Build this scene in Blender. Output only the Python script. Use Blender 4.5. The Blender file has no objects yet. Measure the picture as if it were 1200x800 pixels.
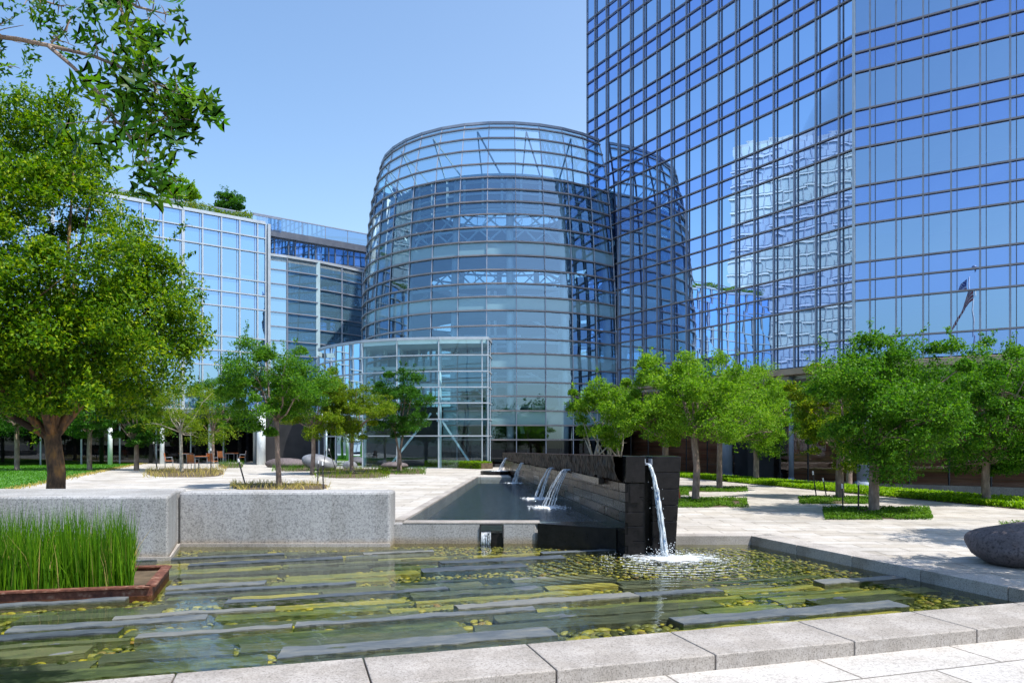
import bpy, math, random
import numpy as np
from mathutils import Vector, noise
random.seed(7); rng = np.random.default_rng(7)
S = bpy.context.scene
COL = S.collection
F = 850.0; HY = 518.0; EZ = 1.8; PI = math.pi
R = math.radians

def P(x, y, z):                       # where a sight line through (x, y) meets height z
    Y = F*(EZ-z)/(y-HY)
    return Vector(((x-600)/F*Y, Y, z))
def PX(x, Y): return (x-600)/F*Y
def ZY(y, Y): return EZ+(HY-y)*Y/F

# ------------------------------------------------------------------ materials
def newmat(name):
    m = bpy.data.materials.new(name); m.use_nodes = True
    nt = m.node_tree; nt.nodes.clear()
    out = nt.nodes.new('ShaderNodeOutputMaterial')
    return m, nt, out
def N(nt, t, **kw):
    n = nt.nodes.new(t)
    for k, v in kw.items():
        if k.startswith('i_'):
            n.inputs[k[2:].replace('_', ' ')].default_value = v
        else: setattr(n, k, v)
    return n
def ramp(nt, fac, stops):
    r = nt.nodes.new('ShaderNodeValToRGB'); e = r.color_ramp.elements
    while len(e) < len(stops): e.new(0.5)
    for i, (p, c) in enumerate(stops):
        e[i].position = p; e[i].color = (*c, 1)
    nt.links.new(fac, r.inputs[0]); return r.outputs[0]
def noisetex(nt, scale, detail=4, rough=.55, coord='Object', stretch=None):
    tc = nt.nodes.new('ShaderNodeTexCoord'); o = tc.outputs[coord]
    if coord == 'World':
        pass
    if stretch:
        mp = nt.nodes.new('ShaderNodeMapping'); mp.inputs['Scale'].default_value = stretch
        nt.links.new(o, mp.inputs[0]); o = mp.outputs[0]
    n = nt.nodes.new('ShaderNodeTexNoise'); n.inputs['Scale'].default_value = scale
    n.inputs['Detail'].default_value = detail; n.inputs['Roughness'].default_value = rough
    nt.links.new(o, n.inputs['Vector']); return n.outputs[0]
def bump(nt, h, strength=.3, dist=.02, prev=None):
    b = nt.nodes.new('ShaderNodeBump'); b.inputs['Strength'].default_value = strength
    b.inputs['Distance'].default_value = dist; nt.links.new(h, b.inputs['Height'])
    if prev: nt.links.new(prev, b.inputs['Normal'])
    return b.outputs[0]
def mixc(nt, fac, a, b, mode='MIX'):
    m = nt.nodes.new('ShaderNodeMix'); m.data_type = 'RGBA'; m.blend_type = mode
    for s, v in ((0, fac), (6, a), (7, b)):
        if isinstance(v, (int, float)): m.inputs[s].default_value = v
        elif isinstance(v, tuple): m.inputs[s].default_value = (*v, 1)
        else: nt.links.new(v, m.inputs[s])
    return m.outputs[2]
def principled(name, stops, scale=3, rough=.7, metal=0, bs=.3, bd=.01, spec=.5, bscale=None, coord='Object', stretch=None, detail=5):
    m, nt, out = newmat(name)
    n = noisetex(nt, scale, detail, coord=coord, stretch=stretch)
    p = nt.nodes.new('ShaderNodeBsdfPrincipled')
    nt.links.new(ramp(nt, n, stops), p.inputs['Base Color'])
    p.inputs['Roughness'].default_value = rough; p.inputs['Metallic'].default_value = metal
    p.inputs['Specular IOR Level'].default_value = spec
    if bs: nt.links.new(bump(nt, noisetex(nt, bscale or scale*4, 4, coord=coord, stretch=stretch), bs, bd), p.inputs['Normal'])
    nt.links.new(p.outputs[0], out.inputs[0]); return m

def granite(name, base, dark, spk=90, rough=.75, dirt=.25, joints=None, speck=.35, water=False):
    m, nt, out = newmat(name)
    n1 = noisetex(nt, spk, 2, .6); n2 = noisetex(nt, spk*.37, 3, .7); n3 = noisetex(nt, .7, 6, .65)
    c = ramp(nt, n1, [(.36, dark), (.47, base), (.6, base), (.7, tuple(min(1, b*1.35) for b in base))])
    c2 = ramp(nt, n2, [(.35, tuple(d*1.2 for d in dark)), (.55, base)])
    c = mixc(nt, speck, c, c2)
    d = ramp(nt, n3, [(.3, (1-dirt,)*3), (.62, (1, 1, 1))])
    c = mixc(nt, 1.0, c, d, 'MULTIPLY')
    st = ramp(nt, noisetex(nt, 2.2, 5, .65, stretch=(1, 1, .12) if water else (1, 1, 1)), [(.38, (.80, .78, .75)), (.56, (1, 1, 1))])
    c = mixc(nt, .8, c, st, 'MULTIPLY')
    if water:
        gm = nt.nodes.new('ShaderNodeNewGeometry'); sz = nt.nodes.new('ShaderNodeSeparateXYZ'); nt.links.new(gm.outputs['Position'], sz.inputs[0])
        wz = N(nt, 'ShaderNodeMath', operation='MULTIPLY_ADD'); wz.inputs[1].default_value = .12; nt.links.new(noisetex(nt, 3, 4), wz.inputs[0]); nt.links.new(sz.outputs['Z'], wz.inputs[2])
        mz = N(nt, 'ShaderNodeMapRange'); mz.inputs['From Min'].default_value = -.06; mz.inputs['From Max'].default_value = .05; mz.inputs['To Min'].default_value = 1; mz.inputs['To Max'].default_value = 0; nt.links.new(wz.outputs[0], mz.inputs[0])
        c = mixc(nt, mz.outputs[0], c, mixc(nt, 1.0, c, (.80, .68, .52), 'MULTIPLY'))
    p = nt.nodes.new('ShaderNodeBsdfPrincipled'); p.inputs['Roughness'].default_value = rough
    if joints:
        tc = nt.nodes.new('ShaderNodeTexCoord'); mp = nt.nodes.new('ShaderNodeMapping')
        mp.inputs['Rotation'].default_value = (0, 0, joints[2])
        br = nt.nodes.new('ShaderNodeTexBrick'); br.offset = joints[3]
        br.inputs['Scale'].default_value = 1; br.inputs['Brick Width'].default_value = joints[0]
        br.inputs['Row Height'].default_value = joints[1]; br.inputs['Mortar Size'].default_value = .012
        br.inputs['Mortar Smooth'].default_value = .3
        br.inputs['Color1'].default_value = (1, 1, 1, 1); br.inputs['Color2'].default_value = (.80, .77, .72, 1)
        br.inputs['Mortar'].default_value = (.33, .31, .28, 1)
        nt.links.new(tc.outputs['Object'], mp.inputs[0]); nt.links.new(mp.outputs[0], br.inputs['Vector'])
        c = mixc(nt, 1.0, c, br.outputs[0], 'MULTIPLY')
    nt.links.new(c, p.inputs['Base Color'])
    nt.links.new(bump(nt, n1, .25, .004), p.inputs['Normal'])
    nt.links.new(p.outputs[0], out.inputs[0]); return m

def glass(name, tint, gloss, base_fac, ior=1.5, rough=.0, wob=.02, wscale=.6, dif=None, dfac=0, power=1.0):
    """transparent + mirror mixed by Fresnel, optional opaque coating"""
    m, nt, out = newmat(name)
    tr = N(nt, 'ShaderNodeBsdfTransparent'); tr.inputs[0].default_value = (*tint, 1)
    gl = N(nt, 'ShaderNodeBsdfGlossy'); gl.inputs[0].default_value = (*gloss, 1); gl.inputs['Roughness'].default_value = rough
    body = tr.outputs[0]
    if dif:
        df = N(nt, 'ShaderNodeBsdfDiffuse'); df.inputs[0].default_value = (*dif, 1)
        mx = nt.nodes.new('ShaderNodeMixShader'); mx.inputs[0].default_value = dfac
        nt.links.new(tr.outputs[0], mx.inputs[1]); nt.links.new(df.outputs[0], mx.inputs[2]); body = mx.outputs[0]
    fr = N(nt, 'ShaderNodeFresnel'); fr.inputs[0].default_value = ior
    mr = N(nt, 'ShaderNodeMapRange'); mr.inputs['From Min'].default_value = 0; mr.inputs['From Max'].default_value = 1
    mr.inputs['To Min'].default_value = base_fac; mr.inputs['To Max'].default_value = 1
    nt.links.new(fr.outputs[0], mr.inputs[0])
    if wob:
        b = bump(nt, noisetex(nt, wscale, 2, .5), wob, 1.0)
        nt.links.new(b, gl.inputs['Normal'])
    ms = nt.nodes.new('ShaderNodeMixShader')
    nt.links.new(mr.outputs[0], ms.inputs[0]); nt.links.new(body, ms.inputs[1]); nt.links.new(gl.outputs[0], ms.inputs[2])
    nt.links.new(ms.outputs[0], out.inputs[0]); return m

def leafmat(name, stops, trans=.35, rough=.5):
    m, nt, out = newmat(name)
    g = nt.nodes.new('ShaderNodeNewGeometry')
    n = noisetex(nt, 1.1, 3)
    a = N(nt, 'ShaderNodeMath', operation='MULTIPLY_ADD'); a.inputs[1].default_value = .55
    nt.links.new(g.outputs['Random Per Island'], a.inputs[0])
    b = N(nt, 'ShaderNodeMath', operation='MULTIPLY'); b.inputs[1].default_value = .45
    nt.links.new(n, b.inputs[0]); nt.links.new(b.outputs[0], a.inputs[2])
    c = ramp(nt, a.outputs[0], stops)
    p = nt.nodes.new('ShaderNodeBsdfPrincipled'); p.inputs['Roughness'].default_value = rough
    p.inputs['Specular IOR Level'].default_value = .16
    nt.links.new(c, p.inputs['Base Color'])
    t = nt.nodes.new('ShaderNodeBsdfTranslucent')
    c2 = mixc(nt, 1.0, c, (1.0, 1.1, .35), 'MULTIPLY'); c3 = mixc(nt, 1.0, c2, (1.7, 1.7, 1.2), 'MULTIPLY')
    nt.links.new(c3, t.inputs[0])
    ms = nt.nodes.new('ShaderNodeMixShader'); ms.inputs[0].default_value = trans
    nt.links.new(p.outputs[0], ms.inputs[1]); nt.links.new(t.outputs[0], ms.inputs[2])
    nt.links.new(ms.outputs[0], out.inputs[0]); return m

M = {}
M['granite'] = granite('granite_grey', (.47, .47, .47), (.10, .10, .11), 85, dirt=.28, speck=.6, water=True)
M['kerbstone'] = granite('granite_kerb', (.47, .435, .40), (.17, .15, .135), 85, dirt=.42)
M['paving'] = granite('paving_stone', (.60, .565, .52), (.40, .37, .34), 60, dirt=.34, joints=(1.2, .4, .0, .5), speck=.2)
M['paving_left'] = granite('paving_stone_left', (.62, .595, .56), (.42, .40, .37), 60, dirt=.3, joints=(1.6, .6, .03, .5), speck=.2)
M['paving_front'] = granite('paving_stone_front', (.62, .60, .58), (.25, .24, .23), 55, dirt=.2, joints=(1.4, .9, -.30, .5), speck=.45)
M['soil'] = principled('soil', [(.3, (.05, .035, .02)), (.7, (.14, .10, .06))], 6, .95)
M['ground'] = principled('ground_far', [(.3, (.06, .062, .06)), (.7, (.12, .12, .11))], .4, .9)
M['lawn'] = principled('lawn', [(.3, (.035, .12, .008)), (.55, (.06, .19, .014)), (.72, (.09, .22, .02))], 1.2, .9, bs=.6, bd=.03, bscale=40)
M['poolfloor'] = principled('pool_floor', [(.3, (.07, .075, .03)), (.7, (.17, .16, .06))], 2.5, .8)
M['upperfloor'] = principled('pool_floor_dark', [(.3, (.012, .018, .02)), (.6, (.05, .065, .06)), (.75, (.12, .12, .07))], 7, .6, detail=6)
M['rust'] = principled('rusty_steel', [(.3, (.05, .016, .01)), (.55, (.15, .05, .028)), (.75, (.32, .2, .14))], 12, .75)
M['steel'] = principled('brushed_steel', [(.3, (.30, .33, .38)), (.7, (.40, .43, .48))], 2, .55, metal=.5, bs=.1)
M['mullion'] = principled('aluminium_mullion', [(.3, (.26, .29, .36)), (.7, (.32, .35, .43))], 2, .42, metal=.25, bs=0)
M['mullion_dark'] = principled('dark_mullion', [(.3, (.10, .115, .15)), (.7, (.15, .165, .2))], 2, .45, metal=.4, bs=0)
M['mullion_light'] = principled('light_mullion', [(.3, (.40, .45, .50)), (.7, (.5, .55, .61))], 2, .4, metal=.3, bs=0)
M['transom'] = principled('rail_mullion', [(.3, (.22, .20, .21)), (.7, (.30, .275, .29))], 2, .38, metal=.3, bs=0)
M['inner_panel'] = principled('inner_panel', [(.3, (.10, .17, .25)), (.7, (.16, .24, .33))], .6, .6, bs=0)
M['white'] = principled('white_paint', [(.3, (.68, .75, .78)), (.7, (.78, .84, .86))], 2, .4, bs=0)
M['teal_steel'] = principled('pale_blue_steel', [(.3, (.46, .62, .68)), (.7, (.56, .72, .78))], 2, .45, bs=0)
M['bark_dark'] = principled('bark_dark', [(.36, (.035, .022, .014)), (.5, (.12, .07, .04)), (.62, (.26, .13, .04)), (.75, (.30, .22, .15))], 6, .9, bs=1, bd=.04, bscale=14, stretch=(1, 1, .45))
M['bark'] = principled('bark_light', [(.3, (.13, .09, .07)), (.55, (.26, .19, .15)), (.75, (.42, .33, .27))], 9, .9, bs=.9, bd=.02, bscale=22, stretch=(1, 1, .4))
M['bark_pale'] = principled('bark_pale', [(.3, (.28, .25, .2)), (.7, (.55, .5, .42))], 9, .85, bs=.7, bd=.01, bscale=22)
M['black_stone'] = None
M['brown_glass_back'] = principled('timber_screen', [(.35, (.26, .13, .085)), (.5, (.46, .26, .17)), (.7, (.62, .42, .3))], 1.4, .6, stretch=(.25, .25, 3), bs=0)
M['soffit'] = principled('bronze_soffit', [(.3, (.32, .235, .165)), (.7, (.42, .32, .23))], 2, .5, metal=.3, bs=0)
M['dark_int'] = principled('dark_interior', [(.3, (.012, .013, .015)), (.7, (.035, .034, .036))], 1.2, .8, bs=0)  # near-black colour stands for the unlit depth of rooms
M['blue_int'] = principled('blue_interior', [(.3, (.03, .06, .14)), (.7, (.06, .10, .2))], .7, .8, bs=0)
M['blind'] = principled('window_blind', [(.3, (.36, .44, .54)), (.7, (.46, .53, .62))], .8, .8, bs=0)
M['slab_int'] = principled('floor_slab', [(.3, (.4, .48, .53)), (.7, (.5, .58, .62))], .8, .7, bs=0)
M['wood'] = principled('orange_timber', [(.3, (.36, .10, .025)), (.7, (.62, .22, .06))], 8, .5, stretch=(1, 1, 6))
M['blackmetal'] = principled('black_metal', [(.3, (.02, .02, .022)), (.7, (.05, .05, .055))], 4, .45, metal=.3, bs=0)
M['column_steel'] = principled('column_steel', [(.3, (.20, .25, .33)), (.7, (.28, .33, .42))], 2, .65, metal=.15, bs=0)
M['canvas'] = principled('white_canvas', [(.3, (.6, .62, .66)), (.7, (.74, .76, .8))], 4, .8)
M['sculpture'] = principled('polished_grey_stone', [(.3, (.13, .135, .15)), (.7, (.27, .28, .3))], 3, .35, bs=.1)
M['boulder'] = granite('boulder_stone', (.17, .14, .145), (.05, .04, .042), 30, .8, .4)
M['red_paint'] = principled('red_stake', [(.3, (.35, .05, .02)), (.7, (.5, .09, .04))], 4, .5, bs=0)
M['tower_vision'] = glass('tower_vision_glass', (.25, .38, .72), (.60, .77, 1.0), .60, wob=.0045, wscale=.45)
M['tower_spandrel'] = glass('tower_spandrel_glass', (.2, .3, .6), (.47, .63, 1.0), .62, wob=.0045, wscale=.45, dif=(.04, .08, .24), dfac=1)
M['office_vision'] = glass('office_vision_glass', (.45, .62, .85), (.50, .74, 1.0), .55, wob=.006, wscale=.5)
M['office_spandrel'] = glass('office_spandrel_glass', (.3, .42, .7), (.46, .68, 1.0), .5, wob=.006, wscale=.5, dif=(.09, .19, .42), dfac=1)
M['wing_glass'] = glass('wing_glass', (.4, .55, .62), (.55, .78, 1.0), .42, wob=.008, wscale=.5, dif=(.13, .26, .36), dfac=.8)
M['drum_glass'] = glass('rotunda_glass', (.66, .84, .95), (.58, .80, 1.0), .23, wob=.006, wscale=.5)
M['drum_spandrel'] = glass('rotunda_spandrel_glass', (.5, .7, .8), (.7, .87, 1.0), .12, wob=.006, wscale=.5, dif=(.30, .50, .58), dfac=.6)
M['clear_glass'] = glass('pavilion_glass', (.74, .88, .92), (.75, .9, 1.0), .05, wob=.004, wscale=.5)
M['parapet_glass'] = glass('parapet_glass', (.62, .74, .85), (.8, .9, 1.0), .2, wob=0)
M['lobby_glass'] = glass('lobby_glass', (.78, .66, .6), (.8, .75, .75), .03, wob=.004, wscale=.5)
M['dark_glass'] = glass('dark_glass', (.25, .25, .27), (.6, .65, .7), .05, wob=0)

def dark_stone(name, c0, c1, rough, width, height, rotz=0, mortar=(.25, .24, .25)):
    m, nt, out = newmat(name)
    n = noisetex(nt, 7, 6, .7)
    p = nt.nodes.new('ShaderNodeBsdfPrincipled'); p.inputs['Specular IOR Level'].default_value = .3
    nt.links.new(ramp(nt, n, [(.3, c0), (.7, c1)]), p.inputs['Base Color'])
    r = N(nt, 'ShaderNodeMapRange'); r.inputs['To Min'].default_value = rough*.5; r.inputs['To Max'].default_value = rough*1.6
    nt.links.new(n, r.inputs[0]); nt.links.new(r.outputs[0], p.inputs['Roughness'])
    nt.links.new(bump(nt, noisetex(nt, 30, 4), .3, .01), p.inputs['Normal'])
    nt.links.new(p.outputs[0], out.inputs[0]); return m
M['black_stone'] = dark_stone('black_granite', (.006, .006, .007), (.018, .016, .017), .2, 1, 1)
M['brown_stone'] = dark_stone('brown_granite', (.022, .012, .009), (.085, .045, .028), .28, 1, 1)
M['rough_stone'] = principled('rough_basalt', [(.38, (.006, .004, .004)), (.52, (.028, .017, .013)), (.70, (.12, .075, .055))], 7, .5, spec=.2, bs=1, bd=.08, bscale=9, stretch=(1, 1, .3))
def slatemat(name, stops, rough):
    m, nt, out = newmat(name)
    oi = nt.nodes.new('ShaderNodeObjectInfo'); n = noisetex(nt, 3.2, 9, .72, stretch=(.6, 2, 2))
    a = N(nt, 'ShaderNodeMath', operation='MULTIPLY_ADD'); a.inputs[1].default_value = .34
    nt.links.new(oi.outputs['Random'], a.inputs[0])
    b = N(nt, 'ShaderNodeMath', operation='MULTIPLY'); b.inputs[1].default_value = .85
    nt.links.new(n, b.inputs[0]); nt.links.new(b.outputs[0], a.inputs[2])
    p = nt.nodes.new('ShaderNodeBsdfPrincipled'); p.inputs['Roughness'].default_value = rough
    nt.links.new(ramp(nt, a.outputs[0], stops), p.inputs['Base Color'])
    nt.links.new(bump(nt, noisetex(nt, 5, 8, .7, stretch=(.5, 2, 3)), .8, .03), p.inputs['Normal'])
    nt.links.new(p.outputs[0], out.inputs[0]); return m
M['slate'] = slatemat('slate_dry', [(.30, (.025, .033, .042)), (.44, (.055, .068, .08)), (.58, (.10, .115, .125)), (.76, (.18, .18, .16))], .5)
M['slate_wet'] = slatemat('slate_submerged', [(.30, (.022, .036, .038)), (.42, (.06, .08, .075)), (.52, (.12, .15, .115)), (.62, (.20, .22, .11)), (.76, (.40, .35, .12))], .5)
m, nt, out = newmat('river_pebble')
g = nt.nodes.new('ShaderNodeNewGeometry'); oi = nt.nodes.new('ShaderNodeObjectInfo')
ad = N(nt, 'ShaderNodeMath', operation='ADD'); fr = N(nt, 'ShaderNodeMath', operation='FRACT')
nt.links.new(g.outputs['Random Per Island'], ad.inputs[0]); nt.links.new(oi.outputs['Random'], ad.inputs[1]); nt.links.new(ad.outputs[0], fr.inputs[0])
pb = nt.nodes.new('ShaderNodeBsdfPrincipled'); pb.inputs['Roughness'].default_value = .45
nt.links.new(ramp(nt, fr.outputs[0], [(0, (.025, .03, .018)), (.25, (.07, .08, .035)), (.5, (.15, .155, .055)), (.72, (.28, .26, .06)), (.86, (.42, .34, .05)), (.94, (.17, .2, .15)), (1, (.3, .17, .06))]), pb.inputs['Base Color'])
nt.links.new(pb.outputs[0], out.inputs[0]); M['pebble'] = m

def water(name, tint, bscale, bstr, rough=.02, extra=0.0, centre=None, bdist=.05):
    m, nt, out = newmat(name)
    tr = N(nt, 'ShaderNodeBsdfTransparent'); tr.inputs[0].default_value = (*tint, 1)
    gl = N(nt, 'ShaderNodeBsdfGlossy'); gl.inputs['Roughness'].default_value = rough
    n1 = noisetex(nt, bscale, 3, .6, stretch=(1, 1.6, 1))
    b = bump(nt, n1, bstr, bdist)
    if centre:
        tc = nt.nodes.new('ShaderNodeTexCoord'); mp = nt.nodes.new('ShaderNodeMapping')
        mp.vector_type = 'POINT'; mp.inputs['Location'].default_value = (-centre[0], -centre[1], -centre[2])
        nt.links.new(tc.outputs['Object'], mp.inputs[0])
        w = nt.nodes.new('ShaderNodeTexWave'); w.wave_type = 'RINGS'; w.rings_direction = 'SPHERICAL'
        w.inputs['Scale'].default_value = 1.6; w.inputs['Distortion'].default_value = 3.5; w.inputs['Detail'].default_value = 3
        w.inputs['Detail Scale'].default_value = 2.5
        nt.links.new(mp.outputs[0], w.inputs[0])
        ln = N(nt, 'ShaderNodeVectorMath', operation='LENGTH'); nt.links.new(mp.outputs[0], ln.inputs[0])
        mr = N(nt, 'ShaderNodeMapRange'); mr.inputs['From Min'].default_value = .2; mr.inputs['From Max'].default_value = 3.6
        mr.inputs['To Min'].default_value = .6; mr.inputs['To Max'].default_value = .03
        nt.links.new(ln.outputs['Value'], mr.inputs[0])
        mu = N(nt, 'ShaderNodeMath', operation='MULTIPLY'); nt.links.new(w.outputs['Fac'], mu.inputs[0]); nt.links.new(mr.outputs[0], mu.inputs[1])
        b = bump(nt, mu.outputs[0], .55, .06, b)
    nt.links.new(b, gl.inputs['Normal'])
    fr = N(nt, 'ShaderNodeFresnel'); fr.inputs[0].default_value = 1.33; nt.links.new(b, fr.inputs['Normal'])
    mr2 = N(nt, 'ShaderNodeMapRange'); mr2.inputs['To Min'].default_value = extra; nt.links.new(fr.outputs[0], mr2.inputs[0])
    ms = nt.nodes.new('ShaderNodeMixShader'); nt.links.new(mr2.outputs[0], ms.inputs[0])
    nt.links.new(tr.outputs[0], ms.inputs[1]); nt.links.new(gl.outputs[0], ms.inputs[2]); nt.links.new(ms.outputs[0], out.inputs[0])
    return m
m, nt, out = newmat('falling_water')
tr = N(nt, 'ShaderNodeBsdfTransparent'); tr.inputs[0].default_value = (.9, .95, 1, 1)
gl = N(nt, 'ShaderNodeBsdfGlossy'); gl.inputs['Roughness'].default_value = .08
df = N(nt, 'ShaderNodeBsdfDiffuse'); df.inputs[0].default_value = (.85, .9, .95, 1)
nz = noisetex(nt, 14, 4, .7, stretch=(1, 1, .35))
gl_b = bump(nt, nz, 1, .05); nt.links.new(gl_b, gl.inputs['Normal'])
m1 = nt.nodes.new('ShaderNodeMixShader'); m1.inputs[0].default_value = .3
nt.links.new(df.outputs[0], m1.inputs[1]); nt.links.new(gl.outputs[0], m1.inputs[2])
m2 = nt.nodes.new('ShaderNodeMixShader')
mrx = N(nt, 'ShaderNodeMapRange'); mrx.inputs['From Min'].default_value = .36; mrx.inputs['From Max'].default_value = .56
nt.links.new(nz, mrx.inputs[0]); nt.links.new(mrx.outputs[0], m2.inputs[0])
nt.links.new(tr.outputs[0], m2.inputs[1]); nt.links.new(m1.outputs[0], m2.inputs[2]); nt.links.new(m2.outputs[0], out.inputs[0])
M['fall'] = m
M['foam'] = principled('water_foam', [(.3, (.75, .8, .84)), (.7, (.9, .93, .95))], 8, .35, bs=.3)

LEAF = dict(
 big=leafmat('leaf_big', [(.15, (.012, .045, .003)), (.38, (.045, .125, .004)), (.62, (.13, .235, .006)), (.86, (.34, .39, .010))], .36),
 green=leafmat('leaf_green', [(.15, (.018, .075, .006)), (.45, (.055, .165, .012)), (.75, (.13, .26, .018))], .38),
 dark=leafmat('leaf_dark', [(.15, (.012, .055, .006)), (.5, (.034, .125, .012)), (.8, (.085, .21, .016))], .33),
 olive=leafmat('leaf_olive', [(.15, (.045, .10, .006)), (.45, (.11, .19, .010)), (.75, (.22, .28, .014)), (.92, (.36, .22, .02))], .42),
 light=leafmat('leaf_light', [(.15, (.05, .13, .010)), (.5, (.12, .25, .018)), (.8, (.24, .36, .035))], .45),
 oak=leafmat('leaf_oak', [(.15, (.015, .055, .006)), (.5, (.045, .14, .008)), (.85, (.15, .27, .012))], .42, .35),
 cover=leafmat('leaf_cover', [(.15, (.03, .08, .006)), (.5, (.07, .16, .010)), (.85, (.15, .27, .02))], .3),
 bright=leafmat('leaf_bright', [(.15, (.08, .17, .004)), (.5, (.15, .29, .006)), (.85, (.30, .42, .012))], .38),
 reed=leafmat('leaf_reed', [(.15, (.02, .07, .003)), (.5, (.065, .18, .006)), (.8, (.15, .29, .01)), (.95, (.34, .33, .07))], .3),
 straw=leafmat('leaf_straw', [(.15, (.10, .13, .03)), (.4, (.36, .30, .10)), (.8, (.60, .46, .17))], .3),
 grass=leafmat('leaf_grass', [(.15, (.03, .12, .004)), (.6, (.07, .22, .006)), (.9, (.14, .30, .01))], .3),
)

# ------------------------------------------------------------------ mesh tools
def tag(o, label=None, cat=None, group=None, kind=None):
    if label: o['label'] = label
    if cat: o['category'] = cat
    if group: o['group'] = group
    if kind: o['kind'] = kind
    return o
def empty(name, loc, label, cat, group=None):
    o = bpy.data.objects.new(name, None); COL.objects.link(o); o.location = loc; o.empty_display_size = .3
    return tag(o, label, cat, group)
class MB:
    def __init__(s): s.v = []; s.f = []; s.mi = []; s.mats = []
    def m(s, mat):
        if mat not in s.mats: s.mats.append(mat)
        return s.mats.index(mat)
    def add(s, vs, fs, mat=None):
        n = len(s.v); s.v += [tuple(v) for v in vs]; s.f += [[i+n for i in f] for f in fs]
        k = s.m(mat) if mat else 0; s.mi += [k]*len(fs); return s
    def quad(s, a, b, c, d, mat=None): return s.add([a, b, c, d], [[0, 1, 2, 3]], mat)
    def box(s, c, size, rz=0, mat=None, tilt=None):
        x, y, z = (q/2 for q in size); cs, sn = math.cos(rz), math.sin(rz); vs = []
        for dz in (-z, z):
            for dx, dy in ((-x, -y), (x, -y), (x, y), (-x, y)):
                p = Vector((dx, dy, dz))
                if tilt: p.rotate(tilt)
                vs.append((c[0]+p.x*cs-p.y*sn, c[1]+p.x*sn+p.y*cs, c[2]+p.z))
        return s.add(vs, [[3, 2, 1, 0], [4, 5, 6, 7], [0, 1, 5, 4], [1, 2, 6, 5], [2, 3, 7, 6], [3, 0, 4, 7]], mat)
    def prism(s, poly, z0, z1, mat=None, top=None):
        a = sum(poly[i][0]*poly[(i+1) % len(poly)][1]-poly[(i+1) % len(poly)][0]*poly[i][1] for i in range(len(poly)))
        if a < 0: poly = poly[::-1]
        n = len(poly); top = top or [z1]*n
        if a < 0 and top: top = top[::-1]
        vs = [(p[0], p[1], z0) for p in poly]+[(p[0], p[1], t) for p, t in zip(poly, top)]
        fs = [list(range(n))[::-1], [i+n for i in range(n)]]+[[i, (i+1) % n, (i+1) % n+n, i+n] for i in range(n)]
        return s.add(vs, fs, mat)
    def bar(s, a, b, w, h=None, mat=None, up=(0, 0, 1)):
        h = h or w; a = Vector(a); b = Vector(b); d = (b-a)
        if d.length < 1e-6: return s
        d.normalize(); up = Vector(up)
        if abs(d.dot(up)) > .95: up = Vector((0, 1, 0)) if abs(d.y) < .9 else Vector((1, 0, 0))
        sd = d.cross(up).normalized()*w/2; u = sd.cross(d).normalized()*h/2
        vs = [a-sd-u, a+sd-u, a+sd+u, a-sd+u, b-sd-u, b+sd-u, b+sd+u, b-sd+u]
        return s.add(vs, [[0, 1, 2, 3][::-1], [4, 5, 6, 7], [0, 1, 5, 4], [1, 2, 6, 5], [2, 3, 7, 6], [3, 0, 4, 7]], mat)
    def tube(s, pts, rad, n=8, mat=None, cap=True, jit=0):
        pts = [Vector(p) for p in pts]
        if isinstance(rad, (int, float)): rad = [rad]*len(pts)
        vs = []; fs = []
        ref = Vector((1, 0, 0))
        for i, p in enumerate(pts):
            d = (pts[min(i+1, len(pts)-1)]-pts[max(i-1, 0)]).normalized()
            sd = d.cross(ref)
            if sd.length < .1: sd = d.cross(Vector((0, 1, 0)))
            sd.normalize(); u = sd.cross(d)
            for k in range(n):
                a = 2*PI*k/n; r = rad[i]*(1+(random.uniform(-jit, jit) if jit else 0)); vs.append(p+(sd*math.cos(a)+u*math.sin(a))*r)
        for i in range(len(pts)-1):
            for k in range(n):
                fs.append([i*n+k, i*n+(k+1) % n, (i+1)*n+(k+1) % n, (i+1)*n+k])
        if cap: fs += [list(range(n))[::-1], [(len(pts)-1)*n+k for k in range(n)]]
        return s.add(vs, fs, mat)
    def build(s, name, mat=None, parent=None, smooth=False, bevel=0, kind=None, origin=None):
        me = bpy.data.meshes.new(name)
        off = Vector(origin) if origin else Vector((0, 0, 0))
        if parent is not None and not origin: off = parent.location.copy() if parent.parent is None else parent.location+parent.parent.location
        me.from_pydata([tuple(Vector(v)-off) for v in s.v], [], s.f)
        ms = s.mats or [mat]
        for q in ms: me.materials.append(M[q] if isinstance(q, str) else q)
        if s.mats: me.polygons.foreach_set('material_index', s.mi)
        if smooth: me.polygons.foreach_set('use_smooth', [True]*len(me.polygons))
        me.update()
        o = bpy.data.objects.new(name, me); COL.objects.link(o)
        if parent is not None: o.parent = parent
        elif origin: o.location = off
        if bevel:
            b = o.modifiers.new('bevel', 'BEVEL'); b.width = bevel; b.segments = 2; b.limit_method = 'ANGLE'
        if kind: o['kind'] = kind
        return o
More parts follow.
